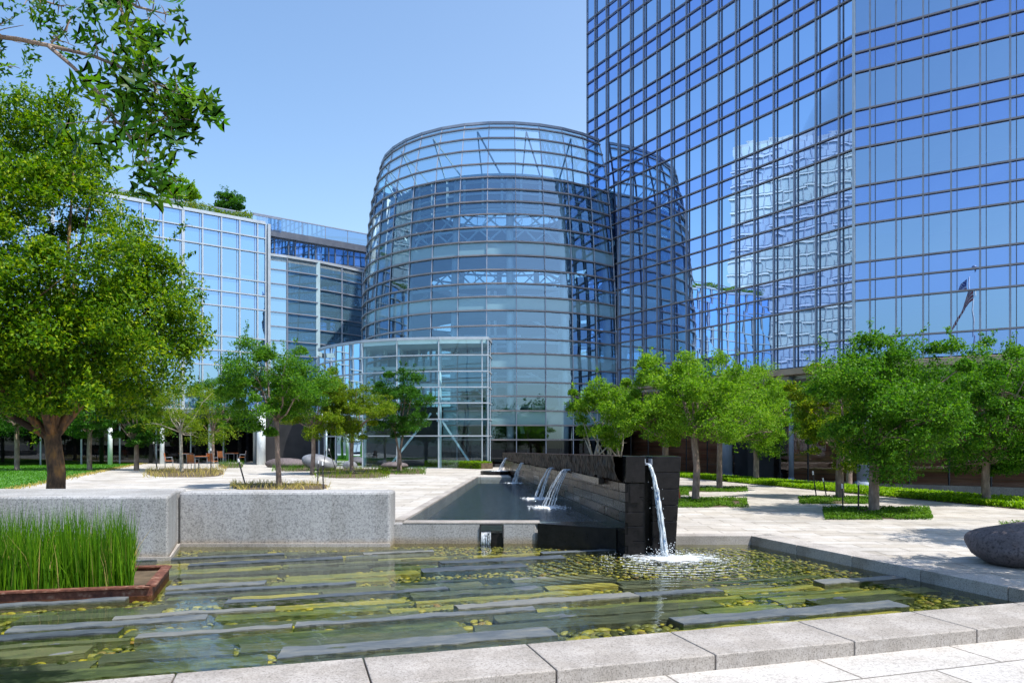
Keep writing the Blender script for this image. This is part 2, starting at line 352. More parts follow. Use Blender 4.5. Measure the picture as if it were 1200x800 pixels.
def npmesh(name, V, Fc, mat, parent=None, origin=(0, 0, 0), smooth=False, kind=None):
    V = np.asarray(V, dtype=np.float32).reshape(-1, 3); off = np.array(origin, dtype=np.float32)
    if parent is not None: off = np.array(parent.location, dtype=np.float32)
    V = V-off; Fc = np.asarray(Fc, dtype=np.int32); k = Fc.shape[1]
    me = bpy.data.meshes.new(name); me.vertices.add(len(V)); me.vertices.foreach_set('co', V.ravel())
    me.loops.add(Fc.size); me.loops.foreach_set('vertex_index', Fc.ravel())
    me.polygons.add(len(Fc)); me.polygons.foreach_set('loop_start', np.arange(0, Fc.size, k, dtype=np.int32))
    try: me.polygons.foreach_set('loop_total', np.full(len(Fc), k, dtype=np.int32))
    except Exception: pass
    if smooth: me.polygons.foreach_set('use_smooth', np.ones(len(Fc), dtype=bool))
    me.materials.append(M[mat] if isinstance(mat, str) else mat); me.update(calc_edges=True); me.validate()
    o = bpy.data.objects.new(name, me); COL.objects.link(o)
    if parent is not None: o.parent = parent
    else: o.location = origin
    if kind: o['kind'] = kind
    return o
def unit(a): return a/np.maximum(np.linalg.norm(a, axis=1, keepdims=True), 1e-6)
def leaves(C, size, up=.6, aspect=.5, droop=0.0):
    """bent leaf shapes (two quads folded on the mid-rib) at points C"""
    n = len(C); d = unit(rng.normal(size=(n, 3))+np.array([0, 0, -droop])); nn = unit(rng.normal(size=(n, 3))*(1-up)+np.array([.15, -.1, up*1.6]))
    sd = unit(np.cross(d, nn)); nn = np.cross(sd, d)
    L = (size*rng.uniform(.6, 1.3, n))[:, None]; W = L*aspect/2
    base = C-d*L/2; tip = C+d*L/2-nn*L*.12; mid = C+nn*L*.02
    l = mid-sd*W+nn*W*.45; r = mid+sd*W+nn*W*.45
    V = np.stack([base, r, tip, l, mid], 1).reshape(-1, 3)
    i = (np.arange(n)*5)[:, None]
    Fc = np.concatenate([i+np.array([[0, 1, 4]]), i+np.array([[1, 2, 4]]), i+np.array([[2, 3, 4]]), i+np.array([[3, 0, 4]])])
    return V, Fc
def blades(base, h, w, lean=.25):
    n = len(base); a = rng.uniform(0, 2*PI, n); H = (h*rng.uniform(.6, 1.15, n))
    dirv = np.stack([np.cos(a), np.sin(a), np.zeros(n)], 1); b = rng.uniform(0, 2*PI, n); ln = np.stack([np.cos(b), np.sin(b), np.zeros(n)], 1)*(H*lean*rng.uniform(0, 1, n))[:, None]
    up = np.array([0, 0, 1.])[None]*H[:, None]
    V = np.stack([base-dirv*w/2, base+dirv*w/2, base+up*.55+ln*.35+dirv*w*.35, base+up*.55+ln*.35-dirv*w*.35, base+up+ln], 1).reshape(-1, 3)
    i = (np.arange(n)*5)[:, None]
    Fc = np.concatenate([i+np.array([[0, 1, 2]]), i+np.array([[0, 2, 3]]), i+np.array([[3, 2, 4]])])
    return V, Fc
def in_poly(pts, poly):
    x, y = pts[:, 0], pts[:, 1]; ins = np.zeros(len(pts), bool); n = len(poly); j = n-1
    for i in range(n):
        xi, yi = poly[i][:2]; xj, yj = poly[j][:2]
        c = ((yi > y) != (yj > y)) & (x < (xj-xi)*(y-yi)/(yj-yi+1e-12)+xi); ins ^= c; j = i
    return ins
def scatter(poly, n, z):
    A = np.array([p[:2] for p in poly]); lo, hi = A.min(0), A.max(0); out = []
    tot = 0
    while tot < n:
        q = rng.uniform(lo, hi, size=(n*2, 2)); q = q[in_poly(q, poly)]; out.append(q); tot += len(q)
        if len(q) == 0: break
    q = np.concatenate(out)[:n]; return np.column_stack([q, np.full(len(q), z)])
def proj_area(q):
    pts = [((v[0]/v[1]*F+600), (HY-(v[2]-EZ)/v[1]*F)) for v in q if v[1] > .5]
    if len(pts) < len(q): return 0
    a = abs(sum(pts[i][0]*pts[(i+1) % len(pts)][1]-pts[(i+1) % len(pts)][0]*pts[i][1] for i in range(len(pts))))/2
    cx = sum(p[0] for p in pts)/len(pts); cy = sum(p[1] for p in pts)/len(pts)
    return a if -10 < cx < 1210 and -10 < cy < 620 else a*1e-4
def panes(parent, quads, limit=96):
    """quads: (4 corners, material, name). the largest seen are parts of their own, the rest one part"""
    order = sorted(range(len(quads)), key=lambda i: -proj_area(quads[i][0]))
    for i in order[:limit]:
        q, mt, nm = quads[i]; MB().quad(*q).build(nm, mt, parent)
    rest = MB()
    for i in order[limit:]:
        q, mt, nm = quads[i]; rest.quad(*q, mat=mt)
    if rest.f: rest.build('window_panes', None, parent, kind='stuff')

# ------------------------------------------------------------------ camera, sky, sun
cam = bpy.data.cameras.new('Camera'); co = bpy.data.objects.new('Camera', cam); COL.objects.link(co)
co.location = (0, 0, EZ); co.rotation_euler = (R(90), 0, 0)
cam.sensor_width = 36; cam.lens = 36*F/1200; cam.shift_y = (HY-400)/1200; cam.clip_end = 3000; cam.clip_start = .05
S.camera = co
SUN_EL = 62; SUN = Vector((.82, -.57, 0)).normalized()*math.cos(R(SUN_EL))+Vector((0, 0, math.sin(R(SUN_EL))))
w = bpy.data.worlds.new('World'); S.world = w; w.use_nodes = True
nt = w.node_tree; bg = nt.nodes['Background']; sky = nt.nodes.new('ShaderNodeTexSky'); sky.sky_type = 'NISHITA'
sky.sun_disc = False; sky.sun_elevation = R(SUN_EL); sky.sun_rotation = math.atan2(SUN.x, SUN.y)
sky.air_density = 1.4; sky.dust_density = .8; sky.ozone_density = 5.0; sky.altitude = 0
hs_ = nt.nodes.new('ShaderNodeHueSaturation'); hs_.inputs['Saturation'].default_value = 1.0; nt.links.new(sky.outputs[0], hs_.inputs['Color']); tcw = nt.nodes.new('ShaderNodeTexCoord'); sx = nt.nodes.new('ShaderNodeSeparateXYZ'); nt.links.new(tcw.outputs['Generated'], sx.inputs[0])
mrw = N(nt, 'ShaderNodeMapRange'); mrw.inputs['From Min'].default_value = -.55; mrw.inputs['From Max'].default_value = .35; nt.links.new(sx.outputs['X'], mrw.inputs[0])
grad = ramp(nt, mrw.outputs[0], [(0, (.66, .78, .88)), (1, (1.0, 1.0, 1.0))])
t1 = mixc(nt, 1.0, hs_.outputs[0], (1.50, 1.36, 1.27), 'MULTIPLY'); mrz = N(nt, 'ShaderNodeMapRange'); mrz.inputs['From Min'].default_value = 0; mrz.inputs['From Max'].default_value = .22; nt.links.new(sx.outputs['Z'], mrz.inputs[0])
gz = ramp(nt, mrz.outputs[0], [(0, (.42, .60, .82)), (1, (1.0, 1.0, 1.0))])
t2 = mixc(nt, 1.0, t1, gz, 'MULTIPLY'); tint = mixc(nt, 1.0, t2, grad, 'MULTIPLY'); nt.links.new(tint, bg.inputs[0]); bg.inputs[1].default_value = .15
ld = bpy.data.lights.new('sun', 'SUN'); lo = bpy.data.objects.new('sun', ld); COL.objects.link(lo)
ld.energy = 5.0; ld.angle = R(.5); ld.color = (1, .955, .88)
lo.rotation_euler = SUN.to_track_quat('Z', 'Y').to_euler(); lo.location = (30, -20, 60)
S.view_settings.view_transform = 'Standard'; S.view_settings.look = 'None'; S.view_settings.gamma = 1
S.view_settings.exposure = .38
S.render.engine = 'CYCLES'; c = S.cycles
c.max_bounces = 10; c.transparent_max_bounces = 24; c.glossy_bounces = 5; c.diffuse_bounces = 3; c.transmission_bounces = 6
c.caustics_reflective = False; c.caustics_refractive = False
S.render.film_transparent = False

WZ = -.16; UZ = .23; LZ = .25
# ------------------------------------------------------------------ ground
MB().quad((-900, -500, -.5), (900, -500, -.5), (900, 1600, -.5), (-900, 1600, -.5)).build('ground', 'ground', kind='structure')
# dark wall geometry
WA = Vector((2.0, 12.6, 0)); WB = Vector((-.36, 38, 0)); WU = (WB-WA).normalized(); WN = Vector((-WU.y, WU.x, 0))  # WN points left
if WN.x > 0: WN = -WN
def wleft(t): return WA+WU*t
WR = WA+Vector((.95, 0, 0))
poolF = [Vector((-9.5, 3.16)), Vector((6.47, 7.97))]; FU = (poolF[1]-poolF[0]).normalized(); FN = Vector((FU.y, -FU.x))
KR0 = Vector((4.58, 13.9)); KR1 = Vector((6.47, 7.97)); KU = (KR1-KR0).normalized(); KN = Vector((-KU.y, KU.x))
if KN.x < 0: KN = -KN
pool_poly = [(-9.5, 3.16), (6.47, 7.97), (4.58, 13.9), (2.3, 14.1), (-2.3, 14.1), (-2.3, 13.6), (-6.3, 13.6), (-5.75, 12.0), (-9.5, 12.0)]
MB().prism([(-10, 3.0), (6.6, 7.8), (5.0, 14.4), (-10, 14.4)], -.49, -.255).build('pool_floor', 'poolfloor', kind='structure')
hedge_a = P(890, 568, 0); hedge_b = P(1200, 597, 0); HU = (hedge_b-hedge_a).normalized(); HN = Vector((-HU.y, HU.x, 0))
if HN.y < 0: HN = -HN
ha = hedge_a-HU*9; hb = hedge_b+HU*8
# plaza right (z=0)
pr = MB()
wr = lambda t: WA+WU*t+Vector((.5, 0, 0))
pr.prism([(2.4, 14.2), (5.05, 14.2), tuple(hb[:2]+Vector((0, 0))[:2])[:2] if False else (hb.x, hb.y), (hedge_b.x, hedge_b.y), (hedge_a.x, hedge_a.y), (ha.x, ha.y), (.3, 45), (.1, 38)], -.45, 0)
ko0 = KR0+KN*.5; ko1 = KR1+KN*.5+KU*.3
pr.prism([(5.05, 14.2), (ko1.x, ko1.y), (ko1.x+1, ko1.y-2), (30, -10), (40, 0), (hb.x, hb.y)], -.45, 0)
pr.build('plaza', 'paving', kind='structure')
fo0 = poolF[0]+FN*.73; fo1 = poolF[1]+FN*.73+FU*1.5
MB().prism([(fo0.x-6, fo0.y-1.8), (fo1.x, fo1.y), (fo1.x+.6, fo1.y-.2), (29.9, -10.5), (-20, -12)], -.45, -.002).build('front_pavement', 'paving_front', kind='structure')
# plaza left z=.25
pl_ = MB()
ul0 = Vector((-2.13, 14.5)); ul1 = Vector((-1.53, 32.5))
pl_.prism([(-60, 13.9), (-6, 14.2), (-2.35, 14.3), (ul1.x-.25, 32.6), (-60, 32.6)], -.45, LZ)
pl_.prism([(-60, 32.6), (-.05, 32.6), (-.45, 38), (-.3, 62), (-60, 62)], -.45, LZ)
pl_.build('terrace', 'paving_left', kind='structure')
# kerbs : front row of slabs
L = (fo1-fo0).length; t = 0; seg = []
cuts = []
while t < L+.5: cuts.append(t); t += 1.42
names = 'front kerb'
# joints seen in the photo
J = [P(330, 790, .12), P(655, 786, .12), P(854, 763, .12)]
off = (Vector((J[1].x, J[1].y))-fo0).dot(FU) % 1.34
k = 0; t = off-1.34; i0 = 0
kb = []
while t < L:
    a = max(t, 0); b = min(t+1.34-.012, L)
    if b-a > .2: kb.append((a, b))
    t += 1.34
for i, (a, b) in enumerate(kb):
    p0 = poolF[0]+FU*a; p1 = poolF[0]+FU*b
    q0 = p0+FN*.73; q1 = p1+FN*.73
    c0 = (p0+q1)/2
    o = MB().prism([tuple(p0), tuple(p1), tuple(q1), tuple(q0)], -.44, .12).build('kerb_slab', 'kerbstone', bevel=.008, origin=(c0.x, c0.y, -.44))
    tag(o, 'flamed granite kerb slab in the front rim of the pool', 'kerb slab', 'granite slabs of the front pool rim')
# right kerb
for i in range(5):
    a = i*1.29; b = a+1.28
    p0 = KR0+KU*a; p1 = KR0+KU*b; q0 = p0+KN*.49; q1 = p1+KN*.49
    o = MB().prism([tuple(p0), tuple(p1), tuple(q1), tuple(q0)], -.44, .012).build('kerb_slab', 'kerbstone', bevel=.008, origin=(p0.x, p0.y, -.44))
    tag(o, 'granite edging slab in the right rim of the pool', 'kerb slab', 'granite slabs of the right pool rim')
o = MB().prism([(2.9, 13.9), (4.575, 13.9), (4.93, 14.195), (2.9, 14.195)], -.44, .012).build('kerb_slab', 'kerbstone', bevel=.008, origin=(2.9, 13.9, -.44))
tag(o, 'short granite edging slab between the dark fountain wall and the pool corner', 'kerb slab')

# ------------------------------------------------------------------ water sheets
fallc = P(779, 652, WZ)
M['water_low'] = water('pool_water', (.90, .93, .70), 2.2, .10, centre=(fallc.x, fallc.y, fallc.z), extra=.015)
M['water_up'] = water('upper_pool_water', (.62, .74, .74), 5, 1.0, .04, extra=.16, bdist=.16)
wm = MB(); wm.add([(x, y, WZ) for x, y in pool_poly], [list(range(len(pool_poly)))])
o = wm.build('pool_water', 'water_low', kind='structure')
upoly = [(ul0.x, 14.2), (WA.x+WU.x*1.6+.1, 14.2), (wleft(20).x+.1, wleft(20).y), (ul1.x, 32.5)]
MB().add([(x, y, UZ) for x, y in upoly], [[0, 1, 2, 3]]).build('upper_pool_water', 'water_up', kind='structure')
MB().prism([(-2.4, 14.25), (2.2, 14.25), (.3, 32.7), (-1.6, 32.7)], -.44, -.05).build('upper_pool_floor', 'upperfloor', kind='structure')
# thin rims of the upper pool
o = MB().prism([(-2.34, 14.35), (-2.13, 14.35), (ul1.x, 32.5), (ul1.x-.22, 32.5)], -.44, LZ+.02).build('pool_rim', 'kerbstone', origin=(-2.2, 14.4, -.4))
tag(o, 'long thin granite rim along the left side of the upper pool', 'pool rim')

# ------------------------------------------------------------------ weir between the pools
wx0, wx1 = PX(458, 14.05)-.02, PX(660, 14.05)
sc0, sc1 = PX(562, 14.05), PX(590, 14.05)
root = empty('weir_wall', (-.8, 14.05, -.4), 'low pale granite weir with a small spillway, between upper and lower pool', 'weir')
b = MB(); b.box(((wx0+sc0)/2, 14.25, -.11), (sc0-wx0, .4, .66)); b.build('weir_block', 'granite', root, bevel=.006)
b = MB(); b.prism([(sc1, 14.05), (wx1-.55, 14.05), (wx1, 14.45), (sc1, 14.45)], -.44, .22); b.build('weir_block', 'granite', root, bevel=.006)
b = MB(); b.box(((sc0+sc1)/2, 14.27, -.2), (sc1-sc0-.004, .36, .48)); b.build('spillway_sill', 'black_stone', root)
for xx in (sc0+.012, sc1-.012): MB().box((xx, 14.12, .07), (.02, .2, .22)).build('spillway_cheek', 'blackmetal', root)
MB().box(((sc0+sc1)/2, 14.1, .21), (sc1-sc0-.06, .14, .03)).build('spillway_lid', 'blackmetal', root)
b = MB()
for i in range(12):
    x = sc0+.04+(sc1-sc0-.08)*i/25
    b.tube([(x, 14.2, .06), (x, 14.06, .05), (x+random.uniform(-.01, .01), 14.0, -.05), (x+random.uniform(-.01, .01), 13.97, WZ)], [.008, .006, .005, .008], 5)
o = b.build('water_sheet', 'fall', smooth=True, origin=((sc0+sc1)/2, 14.0, WZ)); tag(o, 'thin sheet of water spilling from the black spillway in the granite weir', 'waterfall')
# coping strip
MB().box(((wx0+wx1)/2-.1, 14.26, .235), (wx1-wx0-.7, .43, .026)).build('coping', 'kerbstone', root)
# angled dark plinth
b = MB(); b.prism([(wx1-.5, 13.98), (1.9, 13.2), (2.0, 14.3), (wx1+.05, 14.3)], -.44, .24)
o = b.build('stone_plinth', 'black_stone', bevel=.006, origin=(1.0, 13.9, -.44)); tag(o, 'low black granite plinth between the pale weir and the dark fountain wall', 'plinth')

# ------------------------------------------------------------------ granite walls left
root = empty('granite_wall', (-4.2, 13.9, -.4), 'long low speckled granite wall behind the slate pool, right of the corner', 'wall')
b = MB(); b.prism([(-6.28, 13.66), (-2.29, 13.66), (-2.29, 14.28), (-6.28, 14.28)], -.44, .87); b.build('wall_block', 'granite', root, bevel=.05)
b = MB(); b.prism([(-6.26, 13.6), (-2.29, 13.6), (-2.29, 13.656), (-6.26, 13.656)], -.44, -.1); b.build('plinth_ledge', 'kerbstone', root)
root = empty('granite_wall', (-8, 12.3, -.4), 'nearer speckled granite wall behind the reed planter, left of the corner', 'wall')
b = MB(); b.prism([(-14, 12.07), (-5.72, 12.07), (-6.30, 13.64), (-6.32, 14.1), (-14, 14.1)], -.44, .90); b.build('wall_block', 'granite', root, bevel=.04)
b = MB(); b.prism([(-14, 12.02), (-5.66, 12.02), (-6.2, 13.55), (-6.29, 13.63), (-5.70, 12.06), (-14, 12.06)], -.44, -.1); b.build('plinth_ledge', 'kerbstone', root)

# ------------------------------------------------------------------ reed planter
pa = P(-260, 706, -.06); pb_ = P(176, 688, -.06); pc = P(196, 664, -.06); pd = Vector((pa.x, pc.y-.6, -.06))
root = empty('reed_planter', ((pa.x+pb_.x)/2, (pa.y+pc.y)/2, -.42), 'rusty steel tray planter standing in the water in front of the left granite wall', 'planter')
b = MB(); cor = [pa, pb_, pc, pd]
for i in range(4):
    p, q = cor[i], cor[(i+1) % 4]
    b.bar((p.x, p.y, -.235), (q.x, q.y, -.235), .05, .36)
    b.bar((p.x, p.y, -.045), (q.x, q.y, -.045), .13, .02)
b.build('tray', 'rust', root)
MB().prism([(v.x, v.y) for v in cor], -.40, -.1).build('soil', 'soil', root)
ins = [(pa.x+.1, pa.y+.12), (pb_.x-.28, pb_.y+.12), (pc.x-.42, pc.y-.12), (pd.x+.1, pd.y-.1)]
B = scatter(ins, 4200, -.1)
kx = np.array([noise.noise(Vector((x*2.5, y*2.5, 3))) for x, y in B[:, :2]]); Va, Fa = blades(B, .93, .013, .2); Va2 = Va.reshape(-1, 5, 3); Va2[:, 2:, 2] = (Va2[:, 2:, 2]+.1)*(1+.22*kx[:, None])-.1; Va = Va2.reshape(-1, 3)
Vb, Fb = blades(scatter(ins, 1500, -.1), .5, .02, .5); Vd, Fd = blades(scatter(ins, 420, -.1), .75, .012, .55)
npmesh('horsetail_reeds', np.concatenate([Va, Vb]), np.concatenate([Fa, Fb+len(Va)]), LEAF['reed'], kind='stuff', origin=tuple(root.location))
o = npmesh('dead_reeds', Vd, Fd, LEAF['straw'], kind='stuff', origin=tuple(root.location)); tag(o, 'dry straw-coloured reeds bent over among the green horsetails', 'reeds')
tag(bpy.context.scene.objects['horsetail_reeds'], 'dense upright green horsetail reeds growing in the rusty tray', 'reeds')

# ------------------------------------------------------------------ slate slabs and pebbles
U2 = Vector((.956, .292)); V2 = Vector((-.292, .956)); ctr = P(800, 668, -.3); CC = np.array([ctr.x, ctr.y])
O2 = Vector((0, 5.6))
slabs = []
v = -2.6; poly_np = pool_poly
def inside(p):
    return bool(in_poly(np.array([[p.x, p.y]]), poly_np)[0])
plant_poly = [(q.x, q.y) for q in (pa, pb_+Vector((.1, -.05, 0)), pc+Vector((.1, 0.05, 0)), pd)]
row = 0
while v < 11:
    wdt = random.uniform(.16, .36); u = -9.5+random.uniform(0, 1.5)
    while u < 9:
        ln = random.uniform(1.0, 3.3)
        a = O2+U2*(u+.03)+V2*(v+wdt/2); b_ = O2+U2*(u+ln-.03)+V2*(v+wdt/2); mid = (a+b_)/2
        ok = True
        for f_ in (0, .5, 1):
            for e_ in (-.48, .48):
                if not inside(a.lerp(b_, f_)+V2*wdt*e_): ok = False
        if in_poly(np.array([[q.x, q.y] for q in (a, mid, b_)]), plant_poly).any(): ok = False
        for q in (a, mid, b_, a.lerp(mid, .5), b_.lerp(mid, .5)):
            if np.hypot(q.x-CC[0], (q.y-CC[1])*1.15) < 1.6: ok = False
        if not ok:
            u += .35; continue
        if random.random() < .86 and mid.y < 13.25:
            top = random.choice([-.235, -.22, -.205, -.195, -.19, -.18, -.175, -.165, -.154, -.150, -.146])
            slabs.append((mid, ln-.05, wdt-.025, top))
            u += ln+random.choice([0, 0, .05, .4])
        else: u += random.uniform(.4, 1.6)
    v += wdt+random.choice([.01, .015, .03, .06, .13])
def slab_mesh(ln, wd, h):
    nx = max(6, int(ln/.07)); ny = 6; vs = []; fs = []
    for i in range(nx+1):
        for j in range(ny+1):
            x = -ln/2+ln*i/nx; y = -wd/2+wd*j/ny
            ex = noise.noise(Vector((x*3+ln*7, y*3, wd*9)))*.022+noise.noise(Vector((x*11+ln*7, y*3, wd*9)))*.014
            if j in (0, ny): y += ex*1.5
            if i in (0, nx): x += ex*2
            vs.append((x, y, h+noise.noise(Vector((x*2.2, y*4, ln*5)))*.012+noise.noise(Vector((x*7, y*14, ln*5)))*.007))
    n = ny+1
    for i in range(nx):
        for j in range(ny): fs.append([i*n+j, (i+1)*n+j, (i+1)*n+j+1, i*n+j+1])
    rim = [i*n for i in range(nx+1)]+[nx*n+j for j in range(1, n)]+[i*n+ny for i in range(nx-1, -1, -1)]+[j for j in range(ny-1, 0, -1)]
    k = len(vs); vs += [(vs[r][0]+random.uniform(-.008, .008), vs[r][1]+random.uniform(-.012, .012), 0) for r in rim]
    m_ = len(rim)
    for q in range(m_): fs.append([rim[q], k+q, k+(q+1) % m_, rim[(q+1) % m_]][::-1])
    return vs, fs
for mid, ln, wd, top in slabs:
    vs, fs = slab_mesh(ln, wd, top+.28); b = MB(); b.add(vs, fs)
    dry = top > WZ-.02
    me_o = b.build('slate_slab', 'slate' if (dry or random.random() < .25) else 'slate_wet')
    me_o.location = (mid.x, mid.y, -.28); me_o.rotation_euler = (0, 0, math.atan2(U2.y, U2.x)+random.uniform(-.012, .012))
    if dry: tag(me_o, 'grey slate slab standing just above the water of the pool', 'slate slab', 'slate slabs above the water')
    else: tag(me_o, 'greenish slate slab lying under the clear pool water', 'slate slab', 'slate slabs under the water')
# pebbles
def ico(sub):
    import bmesh
    bm = bmesh.new(); bmesh.ops.create_icosphere(bm, subdivisions=sub, radius=1); V = np.array([v.co[:] for v in bm.verts]); Fc = np.array([[v.index for v in f.verts] for f in bm.faces]); bm.free(); return V, Fc
IV, IF = ico(2)
cand = scatter(pool_poly, 42000, -.38)
inner = cand[:, :2]
ring = np.hypot(inner[:, 0]-CC[0], (inner[:, 1]-CC[1])*1.15)
ok = np.ones(len(cand), bool)
for mid, ln, wd, top in slabs:
    d = inner-np.array([mid.x, mid.y]); a = d@np.array([U2.x, U2.y]); b = d@np.array([V2.x, V2.y])
    ok &= ~((np.abs(a) < ln/2-.01) & (np.abs(b) < wd/2-.01))
ok &= ~in_poly(cand, plant_poly)
cand = cand[ok]
cand = cand[np.argsort(cand[:, 1])]
# keep pebbles apart
keep = []; grid = {}
for p in cand:
    g_ = (int(p[0]/.1), int(p[1]/.1)); bad = False; lim = .0042 if p[1] < 8 else (.0026 if p[1] < 10 else .0015)
    for dx in (-1, 0, 1):
        for dy in (-1, 0, 1):
            for q in grid.get((g_[0]+dx, g_[1]+dy), ()):
                if (q[0]-p[0])**2+(q[1]-p[1])**2 < lim: bad = True
    if not bad: grid.setdefault(g_, []).append(p); keep.append(p)
cand = np.array(keep)
vis = (np.abs(cand[:, 0]/cand[:, 1]) < .72) & (HY+F*(EZ+.35)/cand[:, 1] < 800)
order = np.argsort(~vis, kind='stable'); cand = cand[order]
pm = []
for k in range(4):
    V_ = IV*np.array([.062+.008*k, .044+.004*(k % 2), .026]); V_ = V_*(1+.08*np.sin(IV[:, [1, 2, 0]]*3+k))
    pm.append(V_)
base_objs = []
for i, p in enumerate(cand[:300]):
    sc = random.uniform(.6, 1.2)
    if i < 4:
        o = npmesh('pebble', pm[i], IF, 'pebble', smooth=True); base_objs.append(o)
    else:
        o = base_objs[i % 4].copy(); COL.objects.link(o)
    o.location = (p[0], p[1], -.25+random.uniform(0, .02)); o.rotation_euler = (random.uniform(-.2, .2), random.uniform(-.2, .2), random.uniform(0, 6.3)); o.scale = (sc, sc, sc)
    tag(o, 'smooth olive river pebble on the pool floor near the front kerb', 'pebble', 'river pebbles between the slate slabs')
rest = cand[300:]
n = len(rest); a = rng.uniform(0, 2*PI, n); s_ = rng.uniform(.6, 1.25, n)*np.where(rest[:, 1] < 8, 1, np.where(rest[:, 1] < 10, .8, .62))
Vp = np.stack([pm[i % 4]@np.array([[math.cos(a[i]), math.sin(a[i]), 0], [-math.sin(a[i]), math.cos(a[i]), 0], [0, 0, 1]])*s_[i] for i in range(n)])
rr = np.hypot(rest[:, 0]-CC[0], (rest[:, 1]-CC[1])*1.15)
zz = np.where(rr < 2.3, -.255+rng.uniform(0, .05, n), -.25+rng.uniform(0, .025, n))
Vp = Vp+np.column_stack([rest[:, :2], zz])[:, None, :]
Fp = (IF[None]+(np.arange(n)*len(IV))[:, None, None]).reshape(-1, 3)
o = npmesh('pebble_bed', Vp.reshape(-1, 3), Fp, 'pebble', smooth=True, kind='stuff'); tag(o, 'bed of smooth olive and yellow river pebbles under the water', 'pebbles')

# ------------------------------------------------------------------ dark fountain wall
root = empty('fountain_wall', (2.0, 13, -.42), 'long dark stone fountain wall with rough cascade band and polished near end', 'fountain wall')
def wt(t): return 1.56-(1.56-1.27)*t/25.5
Lw = (WB-WA).length
TH = .42
def wp(t, o_): v_ = WA+WU*t+Vector((o_, 0, 0)); return (v_.x, v_.y)
b = MB()
b.prism([wp(.5, .05), wp(.5, TH), wp(Lw, TH), wp(Lw, .05)], -.44, 1.2, top=[wt(0)-.03, wt(0)-.03, wt(Lw)-.03, wt(Lw)-.03])
b.build('wall_core', 'black_stone', root)
# coursed face (each block slightly proud or set back)
cz = [-.42, -.20, .0, .2, .4, .58, .76, .93, 1.09]
b = MB(); rows = 8
for r_ in range(rows):
    t = .02 if r_ % 2 else -.0
    first = True
    while t < Lw:
        ln = random.uniform(.7, 1.5) if not first else random.choice([.45, .9]); first = False
        e = min(t+ln, Lw); pr_ = random.uniform(-.004, .005)
        z0 = cz[r_]*(1-.0*t); z1 = cz[r_+1]-.008
        sc_ = lambda z, tt: -.42+(z+.42)*((wt(tt)+.42)/(wt(0)+.42))
        vs = [(*wp(t+.006, -.03-pr_), sc_(z0, t)), (*wp(e-.006, -.03-pr_), sc_(z0, e)), (*wp(e-.006, .1), sc_(z0, e)), (*wp(t+.006, .1), sc_(z0, t)),
              (*wp(t+.006, -.03-pr_), sc_(z1, t)), (*wp(e-.006, -.03-pr_), sc_(z1, e)), (*wp(e-.006, .1), sc_(z1, e)), (*wp(t+.006, .1), sc_(z1, t))]
        mt = 'brown_stone' if t > .3 and (r_ >= 6 or (r_ >= 4 and random.random() < .5) or random.random() < .15) else 'black_stone'
        b.add(vs, [[3, 2, 1, 0], [4, 5, 6, 7], [0, 1, 5, 4], [1, 2, 6, 5], [2, 3, 7, 6], [3, 0, 4, 7]], mt)
        t = e
b.build('stone_courses', None, root, bevel=.006)
# rough cascade band
b = MB(); nx, nz = 300, 12; vs = []; fs = []
for i in range(nx+1):
    t = .35+(Lw-.35)*(i/nx)**1.35; top = wt(t); jag = noise.noise(Vector((t*2.6, 3, 1)))*.09+noise.noise(Vector((t*9, 1, 4)))*.06
    bot = -.42+(1.12+.42)*((wt(t)+.42)/(wt(0)+.42))-.03+jag
    for j in range(nz+1):
        f_ = j/nz; z = bot+(top-bot)*f_
        o_ = -.10-.05*f_+noise.noise(Vector((t*4, z*7, 2)))*.035+noise.noise(Vector((t*12, z*5, 5)))*.03
        if j == 0: o_ = .02
        vs.append((*wp(t, o_), z))
    vs.append((*wp(t, TH), top))
n = nz+2
for i in range(nx):
    for j in range(nz+1): fs.append([i*n+j, i*n+j+1, (i+1)*n+j+1, (i+1)*n+j])
b.add(vs, fs); b.build('cascade_band', 'rough_stone', root)
# near end : black polished block, recess, taper pier
b = MB(); z0 = 1.12
b.box((2.0+.14, 12.78, 1.33), (.33, .42, .46)); b.build('end_block', 'black_stone', root, bevel=.008)
b = MB()
for r_ in range(6):
    z0 = -.42+r_*.253; b.box((2.0+.155+random.uniform(-.006, .006), 12.82, z0+.123), (.30, .42, .244))
b.build('end_courses', 'black_stone', root, bevel=.006)
b = MB(); b.box((2.43, 13.15, .55), (.4, .5, 1.94)); b.build('recess_back', 'black_stone', root)
b = MB(); nC = 7
for r_ in range(nC):
    z0 = -.42+r_*1.98/nC; z1 = z0+1.98/nC-.008
    xa, xb = 2.42+.02, 2.94-.12*(1-(z0+.42)/1.98); xb1 = 2.94-.12*(1-(z1+.42)/1.98)
    vs = [(xa, 12.6, z0), (xb, 12.6, z0), (xb+.1, 13.6, z0), (xa, 13.6, z0), (xa, 12.6, z1), (xb1, 12.6, z1), (xb1+.1, 13.6, z1), (xa, 13.6, z1)]
    b.add(vs, [[3, 2, 1, 0], [4, 5, 6, 7], [0, 1, 5, 4], [1, 2, 6, 5], [2, 3, 7, 6], [3, 0, 4, 7]])
b.build('end_pier', 'black_stone', root, bevel=.007)
b = MB(); b.box((2.37, 12.75, 1.42), (.14, .3, .03)); b.box((2.315, 12.75, 1.46), (.015, .3, .1)); b.box((2.43, 12.75, 1.46), (.015, .3, .1)); b.build('spout', 'steel', root)
b = MB(); b.box((2.13, 12.60, .92), (.16, .03, .34)); b.build('polished_panel', 'black_stone', root)
# niche in the band
b = MB(); b.prism([wp(1.6, -.16), wp(4.6, -.16), wp(4.6, -.05), wp(1.6, -.05)], .98, 1.10); b.build('niche', 'black_stone', root)

